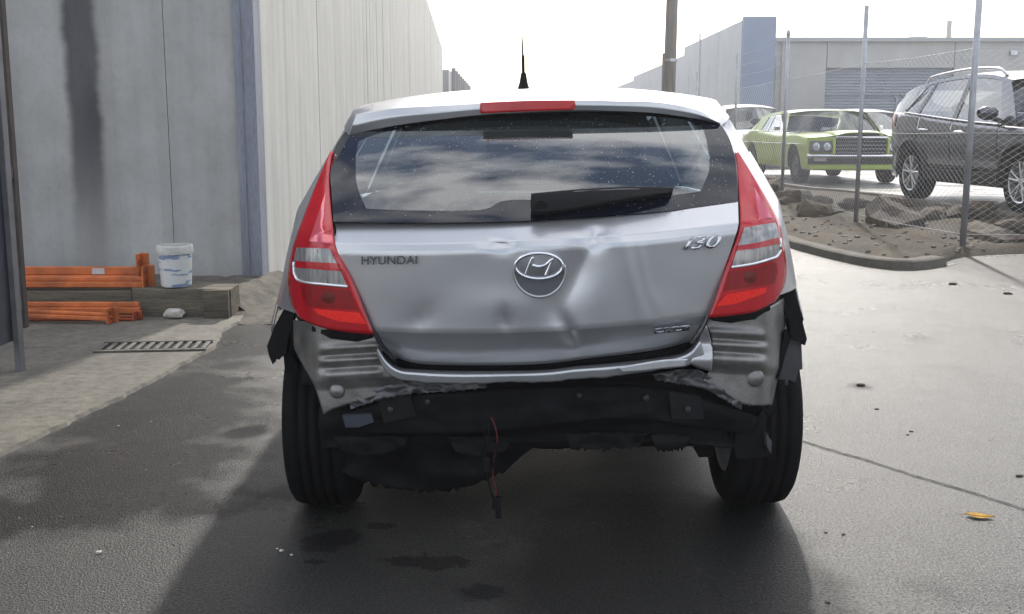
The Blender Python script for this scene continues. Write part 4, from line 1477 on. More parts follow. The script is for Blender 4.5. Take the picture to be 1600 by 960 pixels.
# --- skin that carries lamp and pillar edges round to the flank
def wrap_skin(name, sd, px, base, ystar, m):
    A = [P(q.x, q.y, base) for q in resample(px, 30, True)]
    rows = []
    for t in np.linspace(0, 1, 7):
        row = []
        for p in A:
            zz = p.z - ROLL * p.x
            tg_ = Vector(car.pt(sd * (car.X(ystar, zz) + car.crease(ystar, zz)), ystar, zz))
            y = p.y + (tg_.y - p.y) * t
            x = p.x + (tg_.x - p.x) * math.sin(t * math.pi / 2)
            row.append((x, y, p.z))
        rows.append(row)
    MB().grid(rows).build(name, m, CR, smooth=True)
for sd, o_px, p_px in ((-1, [(518, 238), (500, 280), (481, 328), (465, 372), (456, 403), (453, 440), (458, 476), (462, 490)], [(545, 199), (529, 220), (519, 242)]),
                       (1, [(1151, 238), (1165, 260), (1190, 302), (1211, 340), (1219, 366), (1226, 415), (1223, 446), (1216, 462)], [(1122, 187), (1140, 212), (1150, 240)])):
    wrap_skin('quarter_corner', sd, o_px, lambda x, z: yprof(x, z) + plan(x) + .008, .452, SILVER)
    wrap_skin('quarter_corner', sd, p_px, lambda x, z: gy(x, z) + .05, .50, SILVER)

for sd, pxs in ((-1, [(585, 175), (556, 181), (550, 196), (545, 212)]), (1, [(1060, 165), (1085, 171), (1123, 190), (1127, 197)])):
    B = [P(u, v, lambda x, z: .352 + .75 * plan(x)) for u, v in pxs]
    A = []
    for y_, dz_, k_ in ((.60, .012, .90), (.60, 0, 1), (.56, -.02, 1), (.50, -.045, 1)):
        z_ = car.rz(y_) + dz_
        A.append(Vector(car.pt(sd * (car.X(y_, min(z_, car.rz(y_))) * k_ + .003), y_, z_)))
    rows = []
    for t in np.linspace(0, 1, 6):
        rows.append([tuple(b.lerp(a, t) + Vector((sd * .010 * math.sin(math.pi * t), 0, .006 * math.sin(math.pi * t)))) for a, b in zip(A, B)])
    MB().grid(rows).build('spoiler_corner', SILVER, CR, smooth=True)

# --- emblem and handle recess
ty_ = lambda off: (lambda x, z: interp([(.62, .075), (.685, .034), (.70, .020), (.94, .002), (.96, .012), (1.03, .085)], z - ROLL * x) + plan(x) - off)
em = empty('x') if False else None
rec = []
for j in range(9):
    t = j / 8
    rec.append([P(843 + 38 * math.cos(a) * t ** .5 * (1 if math.sin(a) < 0 else 1), 424 + (38 if math.sin(a) > 0 else 22) * math.sin(a) * t ** .5, (lambda x, z, t=t: ty_(.0015)(x, z))) for a in np.linspace(0, 2 * math.pi, 49)])
hr = MB().grid(rec).build('handle_recess', SUNK, tg, smooth=True)
MB().tube([P(843 + 40 * math.cos(a), 424 + 40 * math.sin(a), ty_(.002)) for a in np.linspace(-.25, math.pi + .25, 40)], .0042, 8).build('recess_rim', SILVER, hr, smooth=True)
eml = MB().grid([[P(842 + 36 * math.cos(a) * q, 416 + 19.5 * math.sin(a) * q, ty_(.010 + .003 * (1 - q))) for a in np.linspace(0, 2 * math.pi, 41)] for q in (.02, .5, 1)]).build('emblem', mat('emblem_grey', (.36, .36, .38), .25, .9), tg, smooth=True)
MB().ring([P(842 + 37 * math.cos(a), 416 + 20 * math.sin(a), ty_(.013)) for a in np.linspace(0, 2 * math.pi, 56, endpoint=False)], .0048, 8).build('emblem_ring', CHROME, eml, smooth=True)
def px_tube(pts, rad, off, name, m, parent, n=8):
    q = resample(pts, 14, True)
    rr_ = [rad[0] + (rad[1] - rad[0]) * (i / 13) for i in range(14)]
    MB().tube([P(p.x, p.y, ty_(off)) for p in q], rr_, n).build(name, m, parent, smooth=True)
px_tube([(833, 401.5), (828, 411), (820.5, 430)], (.0048, .0036), .013, 'emblem_stroke', CHROME, eml)
px_tube([(863.5, 404), (858, 417), (852, 431.5)], (.0036, .0048), .013, 'emblem_stroke', CHROME, eml)
px_tube([(832, 414.5), (841, 417), (852, 414), (863, 404.5)], (.0062, .0040), .014, 'emblem_stroke', CHROME, eml)

# --- lettering
def letters(name, text, u0, u1, vb, vt, slope, shear, m, off, ext=.0025, space=1.0, bold=0.0):
    cu = bpy.data.curves.new(name, 'FONT')
    cu.body = text
    cu.shear = shear
    cu.space_character = space
    cu.offset = bold
    cu.resolution_u = 4
    to = bpy.data.objects.new('tmp_text', cu)
    COL.objects.link(to)
    dg = bpy.context.evaluated_depsgraph_get()
    me = bpy.data.meshes.new_from_object(to.evaluated_get(dg))
    bpy.data.objects.remove(to)
    bpy.data.curves.remove(cu)
    xs = [v.co.x for v in me.vertices]; ys = [v.co.y for v in me.vertices]
    x0_, x1_, y0_, y1_ = min(xs), max(xs), min(ys), max(ys)
    for v in me.vertices:
        u = u0 + (v.co.x - x0_) / (x1_ - x0_) * (u1 - u0)
        vv = vb - (v.co.y - y0_) / (y1_ - y0_) * (vb - vt) + slope * (u - u0)
        v.co = P(u, vv, ty_(off))
    me.name = name
    me.materials.clear(); me.materials.append(m)
    o = bpy.data.objects.new(name, me)
    COL.objects.link(o)
    o.parent = tg
    md = o.modifiers.new('thick', 'SOLIDIFY'); md.thickness = ext; md.offset = 0
    return o
letters('maker_lettering', 'HYUNDAI', 565, 651, 414, 401, -.01, 0, mat('badge_dark', (.13, .135, .15), .25, .9), .009, space=1.05, bold=.0)
letters('model_lettering', 'i30', 1068, 1127, 391, 370, -.06, .35, mat('badge_bright', (.60, .61, .64), .22, .95), .005, ext=.008, bold=.012)
bd = patch('engine_badge', DARK_CHROME, [(1022, 514), (1050, 511), (1077, 508)], [(1023, 521), (1050, 519), (1077, 516)], [(1022, 514), (1023, 521)], [(1077, 508), (1077, 516)], 10, 3, lambda x, z, u, v: ty_(.002)(x, z), tg, solid=.003)
letters('badge_lettering', 'CRDi', 1024, 1075, 520.5, 513.5, -.09, .2, CHROME, .005, ext=.002)

# --- sill flange and torn bumper strip below the tailgate
s_top = [(589, 538), (604, 560), (622, 574), (650, 577.5), (720, 580), (840, 579), (900, 573), (975, 566), (1052, 556), (1078, 545), (1090, 527)]
s_mid = [(590, 545), (603, 566), (622, 580), (650, 584), (720, 587), (840, 585), (900, 579), (975, 573), (1052, 562), (1080, 551), (1094, 532)]
s_bot = [(588, 550), (602, 578), (622, 592), (653, 597), (728, 600), (800, 597), (858, 597), (900, 592), (953, 589), (1035, 577), (1076, 571), (1100, 552)]
s_botj = [(q.x, q.y + 1.6 * mnoise.noise(Vector((i * .5, 3, 1))) + 1.2 * mnoise.noise(Vector((i * 1.4, 8, 1)))) for i, q in enumerate(resample(s_bot, 60, True))]
fl = loft([(s_top, .085), (s_mid, .035), (s_botj, .042)], 90, 5, 'sill_flange', SILVER, solid=.003)
loft([([(620, 562), (650, 570), (720, 573), (840, 571.5), (930, 561), (1020, 550), (1076, 537)], .075), ([(622, 576), (650, 580), (720, 582), (840, 581), (930, 573), (1020, 563), (1084, 545)], .10)], 60, 3, 'sill_seal', BLACK_PL, fl)
patch('torn_flap', SILVER, [(1096, 518), (1099, 508), (1103, 506)], [(1078, 569), (1095, 576), (1112, 580)], [(1096, 518), (1088, 545), (1078, 569)], [(1103, 506), (1113, 543), (1112, 580)], 12, 18,
      lambda x, z, u, v: .050 + plan(x) + .012 * math.sin(v * .12), solid=.003)
patch('torn_strip', SILVER, [(965, 575), (1000, 568), (1040, 562), (1075, 561)], [(970, 582), (1005, 580), (1040, 576), (1071, 573)], [(965, 575), (970, 582)], [(1075, 561), (1071, 573)], 24, 6,
      lambda x, z, u, v: .020 + plan(x) + .004 * math.sin(u * .15), solid=.003)

# --- bare corner panels with pressed ribs
def corner_y(sd):
    def f(x, z, u, v):
        ax = abs(x)
        y = .10 + .5 * plan(x) + 3.2 * max(0, ax - .655) ** 1.5
        uu = (600 - u) if sd < 0 else (u - 1098)
        m_ = max(0, min(1, uu / 14)) * max(0, min(1, (104 - uu) / 14))
        vv = v + (.17 * (u - 540) if sd < 0 else -.17 * (u - 1150)) * .35
        c_ = 545 if sd < 0 else 522
        d_ = (vv - c_)
        rib = 0
        for k_, amp, wd in ((0, -.010, 5), (18, -.012, 4.5), (40, -.010, 5), (9, .010, 5), (29, .010, 5)):
            rib += amp * math.exp(-.5 * ((d_ - k_) / wd) ** 2)
        if d_ > 48: y += .02 * min(1, (d_ - 48) / 14)
        return y + rib * m_
    return f
patch('corner_panel', SILVER_DULL, [(456, 500), (478, 503), (510, 513), (550, 520), (588, 526)], [(506, 648), (520, 640), (550, 630), (600, 616), (640, 604)],
      [(456, 500), (459, 540), (476, 575), (492, 605), (506, 648)], [(588, 526), (598, 552), (612, 580), (640, 604)], 60, 46, corner_y(-1), jag=3.0, solid=.003)
patch('corner_panel', SILVER_DULL, [(1100, 500), (1140, 497), (1180, 489), (1212, 474), (1229, 462)], [(1098, 596), (1120, 606), (1156, 630), (1185, 634), (1206, 633)],
      [(1100, 500), (1112, 530), (1112, 570), (1098, 596)], [(1229, 462), (1233, 505), (1222, 560), (1213, 600), (1206, 633)], 60, 46, corner_y(1), jag=2.0, solid=.003, seed=5)
for sd, u, v, r_ in ((-1, 527, 611, .024), (1, 1180, 591, .028)):
    cf = corner_y(sd)
    c = P(u, v, lambda x, z: cf(x, z, u, v) - .004)
    MB().lathe([(.01, r_), (-.004, r_ * .95), (-.009, r_ * .7), (-.011, .001)], 20, 'y', c).build('panel_plug', SILVER_DULL, CR, smooth=True)
# black tubes standing in for the dark pocket under the lamps
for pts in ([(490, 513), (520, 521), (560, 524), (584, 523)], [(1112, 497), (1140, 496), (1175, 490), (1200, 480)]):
    MB().tube([P(u, v, lambda x, z: .10 + .6 * plan(x)) for u, v in pts], [.012, .02, .022, .012], 8).build('lamp_pocket_fill', BLACK_PL, CR)

# --- dark underside seen where the bumper is gone
patch('rear_apron', UNDER, [(500, 636), (560, 612), (640, 594), (850, 588), (1000, 584), (1110, 592), (1160, 622), (1208, 630)], [(505, 700), (600, 694), (720, 694), (850, 691), (1014, 690), (1090, 694), (1140, 700), (1200, 690)],
      [(500, 636), (498, 665), (505, 700)], [(1208, 630), (1206, 660), (1200, 690)], 80, 24,
      lambda x, z, u, v: .19 + .6 * plan(x) + .025 * math.sin(v * .09 + .004 * u) + .012 * mnoise.noise(Vector((u * .02, v * .03, 1))), jag=2.5, solid=.004)
patch('bumper_beam', BLACK_PL, [(535, 648), (620, 622), (720, 612), (850, 606), (960, 604), (1040, 610), (1110, 628), (1186, 652)], [(540, 672), (640, 680), (760, 676), (880, 662), (980, 655), (1060, 664), (1130, 674), (1178, 676)],
      [(535, 648), (534, 660), (540, 672)], [(1186, 652), (1184, 664), (1178, 676)], 70, 14,
      lambda x, z, u, v: .135 + .6 * plan(x) + .006 * ((v - 640) / 30) ** 2 + .014 * mnoise.noise(Vector((u * .02, v * .035, 6))) + .004 * mnoise.noise(Vector((u * .07, v * .1, 2))), jag=1.5, seed=3, solid=.004)
# crumpled paper-thin steel lip under the flange
for (tp, bt, sd_) in (([(545, 622), (590, 606), (640, 596), (700, 598), (760, 600)], [(548, 640), (590, 626), (640, 616), (700, 612), (760, 606)], 2), ([(1020, 586), (1060, 578), (1095, 580), (1130, 604), (1160, 628)], [(1024, 594), (1060, 600), (1100, 608), (1130, 624), (1158, 640)], 5)):
    patch('crumpled_lip', mat('torn_steel', (.14, .14, .145), .55, .5, var=.5, scale=25), tp, bt, [tp[0], bt[0]], [tp[-1], bt[-1]], 50, 10, lambda x, z, u, v: .115 + .6 * plan(x) + .035 * mnoise.noise(Vector((u * .06, v * .09, sd_))), jag=3.5, seed=sd_, solid=.003)
patch('hanging_shield', BLACK_PL, [(495, 650), (560, 672), (650, 684), (760, 690), (850, 690)], [(500, 712), (560, 750), (640, 766), (720, 764), (790, 735)],
      [(495, 650), (490, 680), (500, 712)], [(850, 690), (825, 705), (790, 735)], 50, 20, lambda x, z, u, v: .24 + .5 * plan(x) + .035 * mnoise.noise(Vector((u * .016, v * .025, 9))) + .005 * mnoise.noise(Vector((u * .06, v * .08, 4))) + .0005 * (v - 650), jag=8, seed=7, solid=.004)
def prism(name, pts, y, dep, m, parent=None):
    q = [P(u, v, y) for u, v in pts]
    return MB().poly_prism(q, (0, dep, 0)).build(name, m, parent or CR)
prism('tow_bracket', [(1150, 677), (1158, 668), (1186, 650), (1192, 640), (1198, 655), (1197, 676), (1205, 709), (1196, 714), (1180, 716), (1152, 717), (1147, 700)], .22, .03, BLACK_PL)
prism('tow_bracket', [(1197, 676), (1206, 690), (1205, 709), (1199, 700)], .18, .10, mat('plastic_grey', (.05, .05, .055), .6, var=.3))
prism('exhaust_hanger', [(1083, 697), (1112, 700), (1115, 714), (1092, 715)], .45, .12, UNDER)
prism('liner_scrap', [(535, 650), (580, 648), (584, 660), (560, 668), (540, 668)], .13, .02, mat('scrap_blue', (.025, .031, .045), .6))
# bolts, clips and brackets left on the bare rear end
BOLT = mat('bolt_steel', (.05, .05, .052), .5, .6, var=.3, scale=60)
for u, v, r_ in ((610, 640, .009), (668, 628, .008), (905, 618, .008), (1010, 622, .009), (1075, 640, .009), (1130, 612, .007), (560, 655, .008), (1168, 615, .006), (545, 600, .006)):
    c = P(u, v, lambda x, z: .115 + .6 * plan(x))
    MB().lathe([(.03, r_), (-.004, r_), (-.006, r_ * .6), (-.006, .001)], 8, 'y', c).build('bolt', BOLT, CR)
for pts, y_ in (([(590, 622), (640, 612), (650, 650), (600, 662)], .125), ([(1045, 612), (1095, 620), (1100, 655), (1050, 655)], .125)):
    prism('beam_bracket', pts, lambda x, z, y_=y_: y_ + .6 * plan(x), .02, mat('bracket_dark', (.010, .010, .011), .7, .0, var=.4, scale=30, spec=.2))
random.seed(21)
for k_, (u0, u1, v0) in enumerate(((520, 640, 690), (880, 1010, 686), (700, 800, 692), (1015, 1080, 688))):
    tp = [(u0, v0 - 8), ((u0 + u1) / 2, v0 - 10), (u1, v0 - 8)]
    bt = [(u0 + 12, v0 + 16), ((u0 + u1) / 2, v0 + 24 - 8 * (k_ % 2)), (u1 - 10, v0 + 12)]
    patch('torn_plastic', BLACK_PL, tp, bt, [tp[0], bt[0]], [tp[-1], bt[-1]], 30, 6, lambda x, z, u, v: .165 + .6 * plan(x) + .02 * mnoise.noise(Vector((u * .04, v * .06, k_ * 3))), jag=7, seed=k_ + 30, solid=.004)
# torn arch liners at the flanks
prism('torn_liner', [(456, 466), (444, 482), (430, 508), (417, 541), (420, 556), (426, 570), (430, 560), (436, 563), (438, 558), (446, 556), (450, 530), (456, 508), (460, 490)], .34, .05, BLACK_PL)
prism('torn_liner', [(443, 556), (454, 548), (468, 585), (484, 610), (498, 640), (503, 660), (492, 700), (476, 690), (458, 650), (447, 600)], .38, .04, BLACK_PL)
prism('torn_liner', [(1226, 428), (1234, 435), (1242, 457), (1249, 478), (1256, 500), (1254, 503), (1257, 515), (1261, 530), (1258, 540), (1254, 539), (1252, 531), (1244, 533), (1236, 530), (1233, 500), (1225, 485)], .34, .05, BLACK_PL)
prism('torn_liner', [(1235, 530), (1252, 531), (1254, 577), (1247, 579), (1240, 610), (1214, 640), (1208, 632), (1222, 570)], .36, .04, mat('plastic_grey', (.05, .05, .055), .6, var=.3))
prism('liner_edge', [(1226, 520), (1232, 517), (1230, 540), (1222, 575), (1214, 594), (1212, 590), (1218, 565)], .30, .03, BLACK_PL)
for sd in (-1, 1):
    rows = []
    for a in np.linspace(R(-25), R(150), 40):
        w_ = .008 * mnoise.noise(Vector((a * 3, sd, 1)))
        rows.append([car.pt(sd * x_, .63 + (.355 + w_) * math.cos(a), .315 + (.355 + w_) * math.sin(a)) for x_ in (.50, .62, .74)])
    MB().grid(rows).build('arch_liner', UNDER, CR, smooth=True, solid=.004)
MB().box(-.58, .58, .22, 3.9, .30, .42).build('floor_pan', UNDER, CR, bevel=.02)
MB().lathe([(.22, .001), (.22, .24), (.30, .30)], 30, 'z', (0.05, .72, 0)).build('spare_wheel_well', UNDER, CR, smooth=True)
MB().tube([(-.70, .66, .30), (-.4, .70, .27), (.4, .70, .27), (.70, .66, .30)], .045, 12).build('torsion_beam', UNDER, CR)
mf = MB().tube([(-.52, .60, .30), (-.50, .60, .30), (-.05, .60, .30), (-.03, .60, .30)], [.05, .10, .10, .05], 18).build('muffler', mat('muffler_rust', (.06, .045, .035), .7, .4, var=.4), CR, smooth=True)
MB().tube([(-.1, .45, .26), (.05, 1.2, .24), (0, 2.6, .22)], .028, 8).build('exhaust_pipe', mat('muffler_rust', (.06, .045, .035), .7, .4), mf)
for sd in (-1, 1):
    wheel_parts(CR, .015 + sd * .722, .63, .315, .318, .215, sd, 'alloy', mat('alloy_silver', (.5, .5, .52), .35, .8), flat=.003)
    wheel_parts(CR, sd * .79, 3.28, .315, .318, .205, sd, 'alloy', mat('alloy_silver', (.5, .5, .52), .35, .8), flat=.003)
MB().box(-.66, .66, 2.4, 4.0, .15, .30).build('undertray_blocker', UNDER, CR, bevel=.02)  # added unseen box that cuts the light passing under the car
# loose wiring
RED_W = mat('red_wire', (.10, .006, .008), .5)
BLK_W = mat('black_wire', (.004, .004, .005), .7, spec=.2)
def wire(name, px, y, rad, m):
    q = resample([P(u, v, y) for u, v in px], 30, True)
    return MB().tube(q, rad, 6).build(name, m, CR, smooth=True)
wire('loose_wire', [(767, 652), (774, 668), (777, 692), (772, 718), (770, 740), (775, 765), (774, 778)], .10, .0022, RED_W)
wire('loose_wire', [(764, 660), (763, 690), (758, 715), (764, 738), (770, 730), (778, 690)], .10, .003, BLK_W)
wire('loose_wire', [(760, 655), (755, 700), (762, 745), (769, 776)], .105, .0025, BLK_W)
cq = P(776, 786, .10)
MB().box(cq.x - .013, cq.x + .013, .09, .115, cq.z - .018, cq.z + .018).build('wire_connector', BLK_W, CR, bevel=.003)
cq = P(779, 802, .10)
MB().box(cq.x - .009, cq.x + .009, .093, .112, cq.z - .016, cq.z + .016).build('wire_connector', BLK_W, CR, bevel=.003)
cq = P(760, 725, .10)
MB().box(cq.x - .009, cq.x + .009, .085, .1, cq.z - .022, cq.z + .022).build('wire_connector', BLK_W, CR, bevel=.003)

# ------------------------------------------------------------------ parked cars in the raised yard
def parked(name, label, loc, rz, paint, spec):
    r = empty(name, loc, rz)
    tag(r, label, 'car', 'cars parked in the fenced yard')
    c = Car(r, **spec)
    c.inner(spec['cab'][0], spec['cab'][1], SEAT, spec['sill'] + .1)
    return r, c

# dark grey SUV
GREYP = mat('grey_suv_paint', (.06, .065, .075), .22, .55, var=.06, scale=3, coat=1.0)
CLAD = mat('black_cladding', (.018, .018, .02), .6)
ALLOY = mat('alloy_bright', (.62, .63, .65), .25, .9)
a0 = Vector((5.78, 15.45, YZ))
su_yaw = math.pi + R(6)
SUV, sc_ = parked('sport_utility_car', 'dark grey sport utility car with roof rails behind the fence', (6.33, 16.25, YZ + .002), su_yaw, GREYP,
    dict(L=4.69, tuck=.10, tumble=.42, sill=.30, wz=.365, archr=.43, cab=(.4, 3.6),
         wheels=[(.96, .365), (3.66, .365)],
         belt=[(.05, 1.21), (.5, 1.195), (1.2, 1.14), (2.4, 1.05), (3.5, .99), (4.2, .94), (4.66, .80)],
         roof=[(.42, 1.46), (.7, 1.545), (1.2, 1.615), (1.9, 1.65), (2.5, 1.625), (3.0, 1.54)],
         W=[(.05, .74), (.22, .86), (.6, .925), (1.4, .945), (3.6, .94), (4.2, .90), (4.69, .72)],
         crease=lambda y, z: .014 * math.exp(-((z - .93) / .035) ** 2) - .02 * math.exp(-((z - .60) / .10) ** 2)))
for sd in (-1, 1):
    sc_.side_panel('quarter_panel', sd, .06, 1.15, GREYP)
    sc_.side_panel('rear_door', sd, 1.15, 2.05, GREYP, bot=lambda y: max(sc_.low(y), .46))
    sc_.side_panel('front_door', sd, 2.05, 3.18, GREYP, bot=lambda y: max(sc_.low(y), .46))
    sc_.side_panel('front_fender', sd, 3.18, 4.62, GREYP)
    sc_.side_panel('sill_cladding', sd, 1.36, 3.26, CLAD, top=lambda y: .45, off=.006)
    sc_.quad('rear_pillar', sd, .10, .70, .44, 1.02, GREYP, n=14)
    sc_.quad('quarter_window', sd, .70, 1.02, 1.02, 1.18, GLASS, off=-.01, z0=.10)
    sc_.quad('quarter_filler', sd, .66, 1.06, .80, 1.10, GREYP, off=-.004, ztop=.30)
    sc_.quad('door_pillar', sd, 1.02, 1.10, 1.18, 1.24, BLACK_TRIM)
    sc_.quad('side_window', sd, 1.10, 2.02, 1.24, 2.0, GLASS, off=-.01)
    sc_.quad('door_pillar', sd, 2.02, 2.12, 2.0, 2.09, BLACK_TRIM)
    sc_.quad('side_window', sd, 2.12, 3.22, 2.09, 2.78, GLASS, off=-.01)
    sc_.quad('front_pillar', sd, 3.22, 3.52, 2.78, 3.02, GREYP)
    sc_.rail('roof_edge', sd, .42, 3.0, GREYP)
    ys = np.linspace(.66, 3.2, 30)
    MB().tube([sc_.pt(sd * (sc_.X(y, sc_.bz(y)) + .004), y, sc_.bz(y) + .012) for y in ys] , .011, 6).build('chrome_strip', CHROME, SUV, smooth=True)
    MB().tube([sc_.pt(sd * (sc_.X(.66, sc_.bz(.66)) + .004), .66, sc_.bz(.66) + .012), sc_.pt(sd * (sc_.X(.8, 1.25) + .004), .74, 1.25), sc_.pt(sd * (sc_.X(1.0, 1.45) + .004), 1.0, 1.50)], .010, 6).build('chrome_strip', CHROME, SUV, smooth=True)
    rp = [(y, sc_.X(y, sc_.rz(y)) - .06, sc_.rz(y) + .075) for y in np.linspace(.95, 2.6, 14)]
    rp = [(rp[0][0] - .12, rp[0][1], rp[0][2] - .07)] + rp + [(rp[-1][0] + .14, rp[-1][1], rp[-1][2] - .08)]
    MB().tube([(sd * x_, y_, z_) for y_, x_, z_ in rp], .018, 8).build('roof_rail', ALLOY, SUV, smooth=True)
    for yy, zz in ((1.28, .955), (2.22, .93)):
        hx = sc_.X(yy, zz) + .012
        MB().tube([(sd * hx, yy, zz), (sd * (hx + .03), yy + .03, zz), (sd * (hx + .03), yy + .18, zz - .004), (sd * hx, yy + .21, zz - .004)], .018, 8).build('door_handle', CHROME, SUV, smooth=True)
    mm = MB(); rws = []
    mx = sc_.X(3.1, 1.08)
    for j in range(9):
        t = j / 8; q = math.sin(math.pi * (.08 + .84 * t)) ** .5
        rws.append([(sd * (mx + .05 + .21 * t), 3.12 + .085 * q * math.cos(a) - .03 * t, 1.15 + .085 * q * math.sin(a)) for a in np.linspace(0, 2 * math.pi, 17)])
    mm.grid(rws)
    mir = mm.build('side_mirror', GREYP, SUV, smooth=True)
    MB().tube([(sd * (mx - .02), 3.14, 1.05), (sd * (mx + .10), 3.12, 1.09)], .028, 8).build('mirror_arm', CLAD, mir)
    for yc, r_ in sc_.wheels:
        rows = []
        for rr_ in (.42, .45, .49):
            row = []
            for a in np.linspace(R(-12), R(192), 40):
                y_, z_ = yc + rr_ * math.cos(a), .365 + rr_ * math.sin(a)
                row.append((sd * (sc_.X(y_, max(.3, z_)) + (.022 if rr_ < .47 else .004)), y_, max(.28, z_)))
            rows.append(row)
        MB().grid(rows).build('arch_cladding', CLAD, SUV, smooth=True, solid=.008)
        wheel_parts(SUV, sd * .80, yc, .365, .367, .235, sd, 'alloy', ALLOY)
    patchm = MB().grid([[(sd * (sc_.X(y, z) + .012), y, z) for y in np.linspace(.08, .42, 8)] for z in np.linspace(1.0, 1.18, 6)])
    patchm.build('rear_lamp', LENS_DEEP, SUV, smooth=True)
sc_.top('roof', .42, 3.02, GREYP, crown=.045, nx=31)
sc_.screen('windscreen', 3.62, 1.02, 3.03, 1.55, GLASS, bow=.16, crown=.045)
sc_.screen('rear_screen', .10, 1.22, .43, 1.455, GLASS, bow=.10, crown=.04)
sc_.top('bonnet', 3.50, 4.60, GREYP, h=sc_.bz, crown=.06)
MB().grid([[(sc_.X(4.6, .6) * q, 4.60 + .10 * (1 - q * q), z) for q in np.linspace(-1, 1, 15)] for z in (.28, .5, .7, .84)]).build('front_bumper', GREYP, SUV, smooth=True)
MB().grid([[(sc_.X(.06, .7) * q, .06 - .10 * (1 - q * q), z) for q in np.linspace(-1, 1, 15)] for z in (.30, .6, .9, 1.22)]).build('tailgate', GREYP, SUV, smooth=True)
MB().box(-.72, .72, .3, 4.3, .26, .40).build('floor_pan', CLAD, SUV)
seat(sc_, -.38, 2.30, .62, .48, .52); seat(sc_, .38, 2.30, .62, .48, .52)
seat(sc_, -.36, 1.35, .62, .52, .48, 'rear_seat'); seat(sc_, .36, 1.35, .62, .52, .48, 'rear_seat')

# lime green classic coupe
LIME = mat('lime_paint', (.41, .52, .085), .3, 0.0, var=.06, scale=2, coat=.7)
GRILLE = mat('grille_dark', (.015, .015, .018), .5)
KU, kc = parked('classic_coupe', 'lime green classic coupe with twin round headlamps and chrome bumper', (5.78, 23.7, YZ + .002), math.pi + R(3), LIME,
    dict(L=4.7, tuck=.10, tumble=.42, sill=.26, wz=.325, archr=.38, cab=(1.0, 3.5),
         wheels=[(1.12, .325), (3.90, .325)],
         belt=[(.0, .84), (.6, .90), (1.3, .94), (2.0, .90), (2.8, .865), (3.6, .86), (4.3, .845), (4.7, .80)],
         roof=[(1.30, 1.17), (1.6, 1.235), (2.1, 1.28), (2.6, 1.285), (3.0, 1.25)],
         W=[(.0, .84), (.4, .91), (1.2, .935), (2.2, .915), (3.2, .93), (4.2, .93), (4.7, .90)],
         crease=lambda y, z: .012 * math.exp(-((z - .68) / .03) ** 2)))
for sd in (-1, 1):
    kc.side_panel('quarter_panel', sd, .02, 1.85, LIME)
    kc.side_panel('door', sd, 1.85, 3.15, LIME)
    kc.side_panel('front_fender', sd, 3.15, 4.69, LIME)
    kc.quad('rear_pillar', sd, .92, 1.62, 1.32, 1.80, LIME, n=14)
    kc.quad('side_window', sd, 1.62, 2.02, 1.80, 2.06, GLASS, off=-.01)
    kc.quad('window_pillar', sd, 2.02, 2.06, 2.06, 2.10, CHROME)
    kc.quad('side_window', sd, 2.06, 3.20, 2.10, 2.86, GLASS, off=-.01)
    kc.quad('front_pillar', sd, 3.20, 3.36, 2.86, 3.02, LIME)
    kc.rail('roof_edge', sd, 1.3, 3.02, LIME)
    MB().tube([kc.pt(sd * (kc.X(y, .70) + .013), y, .70) for y in np.linspace(.1, 4.5, 30)], .006, 6).build('trim_strip', CHROME, KU)
    MB().box(sd * .95 - .02, sd * .95 + .09 * sd, 2.98, 3.06, .93, 1.02).build('side_mirror', CHROME, KU, bevel=.02)
    for yc, r_ in kc.wheels:
        wheel_parts(KU, sd * .79, yc, .325, .326, .20, sd, 'steel', mat('steel_dark', (.10, .10, .105), .4, .6))
    # headlamp pair
    hb = MB().box(sd * .88, sd * .50, 4.66, 4.705, .56, .76).build('headlamp_bezel', mat('bezel_grey', (.16, .165, .17), .35, .6), KU, bevel=.015)
    for hx in (.78, .59):
        h = MB().lathe([(4.706, .085), (4.735, .088), (4.735, .078), (4.718, .074)], 24, 'y', (sd * hx, 0, .665), close=True).build('headlamp_ring', CHROME, hb)
        MB().lathe([(4.708, .076), (4.722, .06), (4.728, .03), (4.73, .001)], 24, 'y', (sd * hx, 0, .665)).build('headlamp_glass', mat('lamp_glass', (.55, .57, .58), .08, .5, coat=1), hb, smooth=True)
    MB().box(sd * .50, sd * .455, 4.67, 4.75, .50, .80).build('grille_divider', LIME, KU, bevel=.01)
    MB().box(sd * .82, sd * .60, 4.70, 4.74, .41, .47).build('indicator_lamp', mat('indicator_clear', (.5, .45, .4), .2), KU, bevel=.01)
kc.top('roof', 1.29, 3.03, LIME, crown=.05, nx=31)
kc.screen('windscreen', 3.44, .875, 3.04, 1.25, GLASS, bow=.14, crown=.05)
kc.screen('rear_screen', .90, .93, 1.30, 1.17, GLASS, bow=.10, crown=.05)
kc.top('bonnet', 3.38, 4.66, LIME, h=kc.bz, crown=.045)
MB().grid([[(x_, y_, .84 + .055 * min(1, (y_ - 3.4) / .5) * (1 - (x_ / .46) ** 4) + (.035 if y_ < 4.6 else .0)) for x_ in np.linspace(-.45, .45, 15)] for y_ in np.linspace(3.5, 4.76, 12)]).build('bonnet_bulge', LIME, KU, smooth=True, solid=.01)
kc.top('boot_lid', .04, .93, LIME, h=kc.bz, crown=.04)
gb_ = MB().box(-.455, .455, 4.64, 4.68, .48, .80).build('grille', GRILLE, KU)
MB().box(-.92, .92, 4.60, 4.655, .30, .82).build('front_panel', LIME, KU, bevel=.01)
for k_ in range(4):
    z_ = .545 + k_ * .066
    MB().box(-.452, .452, 4.682, 4.72, z_, z_ + .011).build('grille_bar', DARK_CHROME, gb_, bevel=.004)
MB().box(-.45, .45, 4.70, 4.78, .80, .835).build('grille_header', CHROME, gb_, bevel=.008)
